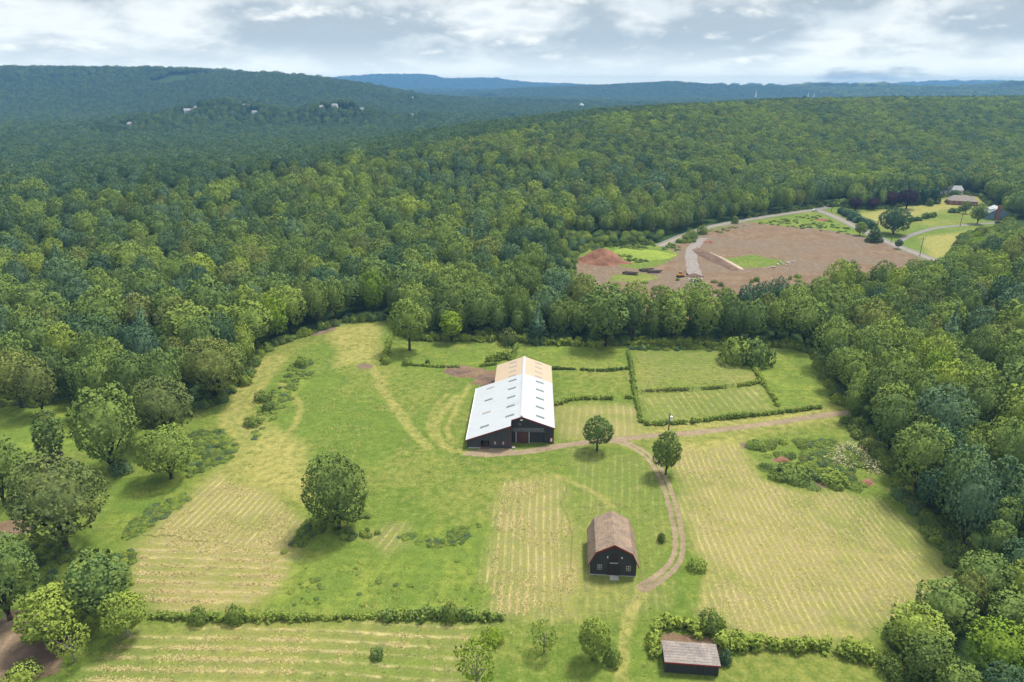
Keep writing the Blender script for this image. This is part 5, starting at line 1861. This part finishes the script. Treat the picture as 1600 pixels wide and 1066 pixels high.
for lst, i, px, base, wid, hf, colour, lab in BL:
    b = at(px, base)
    d = project(b.x, b.y, 0)[2]
    rad = wid * d / F / 2
    o = add_bush(lst[i], b.x, b.y, rad, rad * 2 * hf, colour, lab)
    bush_obs.setdefault(colour, []).append(o)
# pale dead shrub: bare twigs with dry grey-white leaves
r = np.random.default_rng(77)
ln = smooth_line([at(*p) for p in ((1308, 712), (1322, 702), (1338, 706), (1356, 728), (1370, 742))], 8)
ks = r.integers(0, len(ln), 1100)
pp = np.stack([ln[ks, 0] + r.normal(0, 0.9, 1100), ln[ks, 1] + r.normal(0, 0.9, 1100), np.abs(r.normal(0.9, 0.75, 1100))], -1)
k2 = r.integers(0, 10, 500)
pp = np.concatenate([pp, np.stack([at(1312, 722).x + r.normal(0, 1.6, 500), at(1312, 722).y + r.normal(0, 2.2, 500), np.abs(r.normal(0.8, 0.6, 500))], -1)])
mid = pp.mean(0)
pp -= np.array([mid[0], mid[1], 0])
v, _ = leaf_quads(pp, np.tile(np.array([[0, -0.2, 1.0]]), (len(pp), 1)), 0.15, r, 0.8)
me = np_mesh('dead_shrub', v, np.arange(len(pp) * 4).reshape(-1, 4))
me.materials.append(LEAF['pale dead'])
tag(link('dead_shrub', me, None, (mid[0], mid[1], 0)), 'whitish dead shrub sprawling at the right of the brush patch', 'shrub')

# ---------------------------------------------------------------- undergrowth that nobody could count
WSRC = [bush_obs['mid green'][0], bush_obs['fresh green'][0], bush_obs['dark green'][0], bush_obs['blue-green'][0], bush_obs['fresh green'][2], bush_obs['olive green'][0]]
WW = [0.32, 0.30, 0.10, 0.10, 0.12, 0.06]
bp, bs, br, bi = [], [], [], []


def scatter(poly, n, r0, r1, h0, h1, soft=None, weights=None, avoid=True):
    lo, hi = poly.min(0), poly.max(0)
    x, y = rng.uniform(lo[0], hi[0], n * 4), rng.uniform(lo[1], hi[1], n * 4)
    k = psd(poly, x, y) < 0
    cl = fbm(x, y, 7, 555, 3)
    k &= cl > 0.40
    x, y = x[k][:n], y[k][:n]
    for a, b in zip(x, y):
        rr = R.uniform(r0, r1)
        bp.append((a, b, 0.0)); bs.append((rr / 2.6, rr / 2.6, R.uniform(h0, h1) / 2.6)); br.append(R.uniform(0, 6.28))
        bi.append(int(np.random.default_rng(len(bp)).choice(len(WSRC), p=weights or WW)))


BRUSH = P((1165, 696), (1200, 690), (1290, 688), (1345, 705), (1372, 745), (1355, 762), (1290, 766), (1205, 748), (1190, 730), (1215, 722), (1185, 712))
scatter(BRUSH, 420, 0.7, 2.0, 0.3, 1.15)
scatter(P((1300, 690), (1345, 690), (1400, 745), (1450, 820), (1515, 905), (1535, 930), (1560, 925), (1440, 760), (1370, 690)), 420, 0.8, 2.0, 0.8, 2.4)
scatter(P((480, 812), (520, 800), (592, 806), (596, 835), (540, 845), (480, 850), (440, 868)), 120, 0.5, 1.1, 0.4, 1.0)
scatter(P((395, 690), (405, 640), (455, 570), (490, 555), (492, 585), (440, 640), (415, 670)), 150, 0.5, 1.3, 0.2, 0.65)
scatter(P((300, 675), (345, 672), (370, 695), (368, 712), (330, 735), (290, 750), (290, 700)), 150, 0.6, 1.5, 0.2, 0.7)
scatter(P((180, 850), (205, 845), (300, 778), (290, 770), (240, 790), (190, 830)), 150, 0.4, 1.1, 0.15, 0.45)
scatter(P((620, 838), (750, 818), (755, 848), (630, 858)), 80, 0.4, 1.0, 0.2, 0.5)
scatter(P((450, 885), (600, 868), (760, 880), (755, 945), (420, 950)), 46, 0.3, 0.8, 0.12, 0.35, weights=[0.2, 0.6, 0, 0, 0.2, 0])
scatter(P((100, 870), (215, 855), (205, 935), (150, 980), (60, 950)), 120, 0.5, 1.2, 0.3, 0.9)
scatter(P((905, 388), (1080, 380), (1062, 392), (1002, 412), (960, 405)), 160, 0.7, 1.9, 0.5, 1.5)
scatter(P((1100, 362), (1275, 334), (1360, 374), (1340, 368), (1180, 350), (1120, 366)), 160, 0.7, 1.8, 0.4, 1.1)
scatter(P((985, 538), (1135, 538), (1140, 548), (985, 548)), 60, 0.8, 1.6, 0.6, 1.4)
scatter(P((900, 445), (1500, 420), (1500, 470), (900, 520)), 150, 1.0, 2.4, 1.0, 2.5)
scatter(P((20, 830), (160, 870), (150, 940), (40, 950)), 90, 0.6, 1.5, 0.5, 1.5)
# along the feet of the woods
for poly, lim in ((FARM, 700), (CLEAR, 420)):
    q = np.concatenate([poly, poly[:1]])
    for i in range(len(poly)):
        a, b = q[i], q[i + 1]
        if min(a[1], b[1]) < 62:
            continue
        n = int(np.hypot(*(b - a)) / 0.62)
        for k in range(n):
            t_ = R.random()
            x, y = a + (b - a) * t_
            d_ = (b - a) / (np.hypot(*(b - a)) + 1e-9)
            o_ = abs(R.gauss(0, 2.6)) - 0.4
            # outwards of the open polygon
            nx_, ny_ = -d_[1], d_[0]
            tst = psd(poly, np.array([x + nx_]), np.array([y + ny_]))[0]
            sgn = 1 if tst > 0 else -1
            x, y = x + nx_ * o_ * sgn, y + ny_ * o_ * sgn
            if min(pld(LANE, np.array([x]), np.array([y]))[0], pld(ROAD_A, np.array([x]), np.array([y]))[0], pld(ROAD_B, np.array([x]), np.array([y]))[0], pld(ROAD_C, np.array([x]), np.array([y]))[0]) < 4.5:
                continue
            rr = R.uniform(0.8, 2.3)
            bp.append((x, y, ground_z(x, y))); bs.append((rr / 2.6, rr / 2.6, rr * R.uniform(0.8, 1.7) / 2.6)); br.append(R.uniform(0, 6.28)); bi.append(R.choices(range(6), WW)[0])
um = bpy.data.meshes.new('undergrowth')
um.vertices.add(len(bp))
um.vertices.foreach_set('co', np.array(bp, np.float32).ravel())
a_ = um.attributes.new('scl', 'FLOAT_VECTOR', 'POINT'); a_.data.foreach_set('vector', np.array(bs, np.float32).ravel())
a_ = um.attributes.new('rot', 'FLOAT', 'POINT'); a_.data.foreach_set('value', np.array(br, np.float32))
a_ = um.attributes.new('pick', 'INT', 'POINT'); a_.data.foreach_set('value', np.array(bi, np.int32))
ug = tag(link('undergrowth', um), 'weeds and brush along wood edges and in rough grass', 'undergrowth', kind='stuff')
instancer(ug, WSRC, 'undergrowth_scatter')

# ---------------------------------------------------------------- tufts of grass and loose hay: real blades, far too many to count
def blade_material(name, c1, c2):
    m, t = newmat(name)
    pos = t.n('ShaderNodeNewGeometry').outputs['Position']
    c = t.mix(t.ramp(t.noise(pos, 0.12, 4, 0.6), 0.35, 0.65), c1, c2)
    finish(t, c, 0.95, None, 0.1)
    return m


blade_material('grass_blades', (0.125, 0.180, 0.030), (0.265, 0.250, 0.075))
blade_material('hay_blades', (0.42, 0.335, 0.155), (0.33, 0.28, 0.11))


def tufts(name, x, y, size, height, per, mat, label, flat):
    r = np.random.default_rng(5)
    n = len(x)
    sz = r.uniform(0.6, 1.5, n)
    c = np.repeat(np.stack([x, y, np.zeros(n)], -1), per, 0)
    s_ = np.repeat(sz, per)
    c[:, :2] += r.normal(0, 1, (n * per, 2)) * (size * s_)[:, None]
    c[:, 2] = terrain(c[:, 0], c[:, 1])
    a = r.uniform(0, 2 * PI, n * per)
    w_ = size * 0.45 * s_ * r.uniform(0.6, 1.3, n * per)
    h_ = height * s_ * r.uniform(0.5, 1.3, n * per)
    ux, uy = np.cos(a) * w_, np.sin(a) * w_
    lx, ly = -np.sin(a) * h_ * flat, np.cos(a) * h_ * flat
    z0 = np.full(n * per, -0.02)
    v = np.stack([np.stack([c[:, 0] - ux, c[:, 1] - uy, c[:, 2] + z0], -1), np.stack([c[:, 0] + ux, c[:, 1] + uy, c[:, 2] + z0], -1),
                  np.stack([c[:, 0] + ux * 0.5 + lx, c[:, 1] + uy * 0.5 + ly, c[:, 2] + h_], -1), np.stack([c[:, 0] - ux * 0.6 + lx, c[:, 1] - uy * 0.6 + ly, c[:, 2] + h_ * 0.9], -1)], 1)
    me = np_mesh(name, v.reshape(-1, 3), np.arange(n * per * 4).reshape(-1, 4))
    me.shade_smooth()
    up = np.tile(np.array([0.0, 0.0, 1.0]), (n * per * 4, 1)) + r.normal(0, 0.25, (n * per * 4, 3))
    me.normals_split_custom_set_from_vertices((up / np.linalg.norm(up, axis=1)[:, None]).tolist())
    me.materials.append(MATS[mat])
    return tag(link(name, me), label, 'grass', kind='stuff')


n = 60000
tx_, ty_ = rng.uniform(-120, 130, n), rng.uniform(66, 235, n)
Mk = masks(tx_, ty_)
k = (psd(FARM, tx_, ty_) < -0.5) & (Mk['dirt'] < 0.2) & (Mk['earth'] < 0.2) & (Mk['mown'] < 0.45)
k &= fbm(tx_, ty_, 11, 71, 4) + 0.12 * Mk['lush'] > 0.50
k &= ~((np.abs(tx_ - 19) < 6) & (np.abs(ty_ - 110) < 9)) & ~((tx_ > -13) & (tx_ < 14) & (ty_ > 148) & (ty_ < 196)) & ~((np.abs(tx_ - 28) < 5) & (np.abs(ty_ - 82) < 4))
tufts('grass_tufts', tx_[k][:9000], ty_[k][:9000], 0.36, 0.07, 5, 'grass_blades', 'coarse grass tufts all over the unmown meadow', 1.9)
hx_, hy_ = [], []
for poly, (a, b), per, amp, mown in HAY[:5]:
    pa, pb = at(*a), at(*b)
    d = (pb - pa).normalized()
    lo, hi = poly.min(0), poly.max(0)
    m_ = 30000
    x, y = rng.uniform(lo[0], hi[0], m_), rng.uniform(lo[1], hi[1], m_)
    u = (x * -d.y + y * d.x + 0.9 * (fbm(x, y, 30, 77, 2) - 0.5) * per) / per
    sh = (u - np.round(u)) * per
    sh2 = sh * 0.35
    x, y = x - (-d.y) * (sh - sh2), y - d.x * (sh - sh2)
    k = (psd(poly, x, y) < -1.0) & (fbm(x, y, 6, 19, 4) > 0.52)
    hx_.append(x[k][:int(3600)]); hy_.append(y[k][:int(3600)])
tufts('cut_hay', np.concatenate(hx_), np.concatenate(hy_), 0.22, 0.08, 2, 'hay_blades', 'loose cut hay lying in rows on the mown fields', 1.6)

# ---------------------------------------------------------------- paddock fence with posts
ln = smooth_line([at(*p) for p in ((1003, 615), (1060, 612), (1120, 608), (1190, 599))], 10)
seg = np.hypot(*np.diff(ln, axis=0).T)
s_ = np.concatenate([[0], np.cumsum(seg)])
fe = empty('paddock_fence', (ln[0][0], ln[0][1], 0), 0, 'weathered post and rail fence showing through the patchy middle paddock hedge', 'fence')
mb = MB().tube((-0.07, 0, -0.2), (-0.07, 0, 1.35), 0.09, 0.08, 6)
post = mb.build('post', 'pole_wood', fe)
qs = np.arange(0, s_[-1], 2.6)
prev = None
for i, q in enumerate(qs):
    x, y = np.interp(q, s_, ln[:, 0]) - ln[0][0], np.interp(q, s_, ln[:, 1]) - ln[0][1]
    if i:
        po = post.copy(); COL.objects.link(po); po.parent = fe; po.location = (x, y, 0)
        MB().tube((prev[0], prev[1], 1.0), (x, y, 1.0), 0.045, 0.045, 5).tube((prev[0], prev[1], 0.55), (x, y, 0.55), 0.045, 0.045, 5).build('rail', 'pole_wood', fe)
    prev = (x, y)

# ---------------------------------------------------------------- the air
hz = MB().box(-15000, 15000, -15000, 15000, -40, 232)
hm = bpy.data.materials.new('haze_air')
hm.use_nodes = True
hm.node_tree.nodes.clear()
t = NT(hm.node_tree)
pv = t.n('ShaderNodeVolumePrincipled')
pv.inputs['Color'].default_value = (0.20, 0.45, 0.82, 1)
pv.inputs['Density'].default_value = 0.00016
pv.inputs['Anisotropy'].default_value = 0.0
ho = t.n('ShaderNodeOutputMaterial')
t.t.links.new(pv.outputs[0], ho.inputs['Volume'])
MATS['haze_air'] = hm
tag(hz.build('haze', 'haze_air'), kind='stuff')
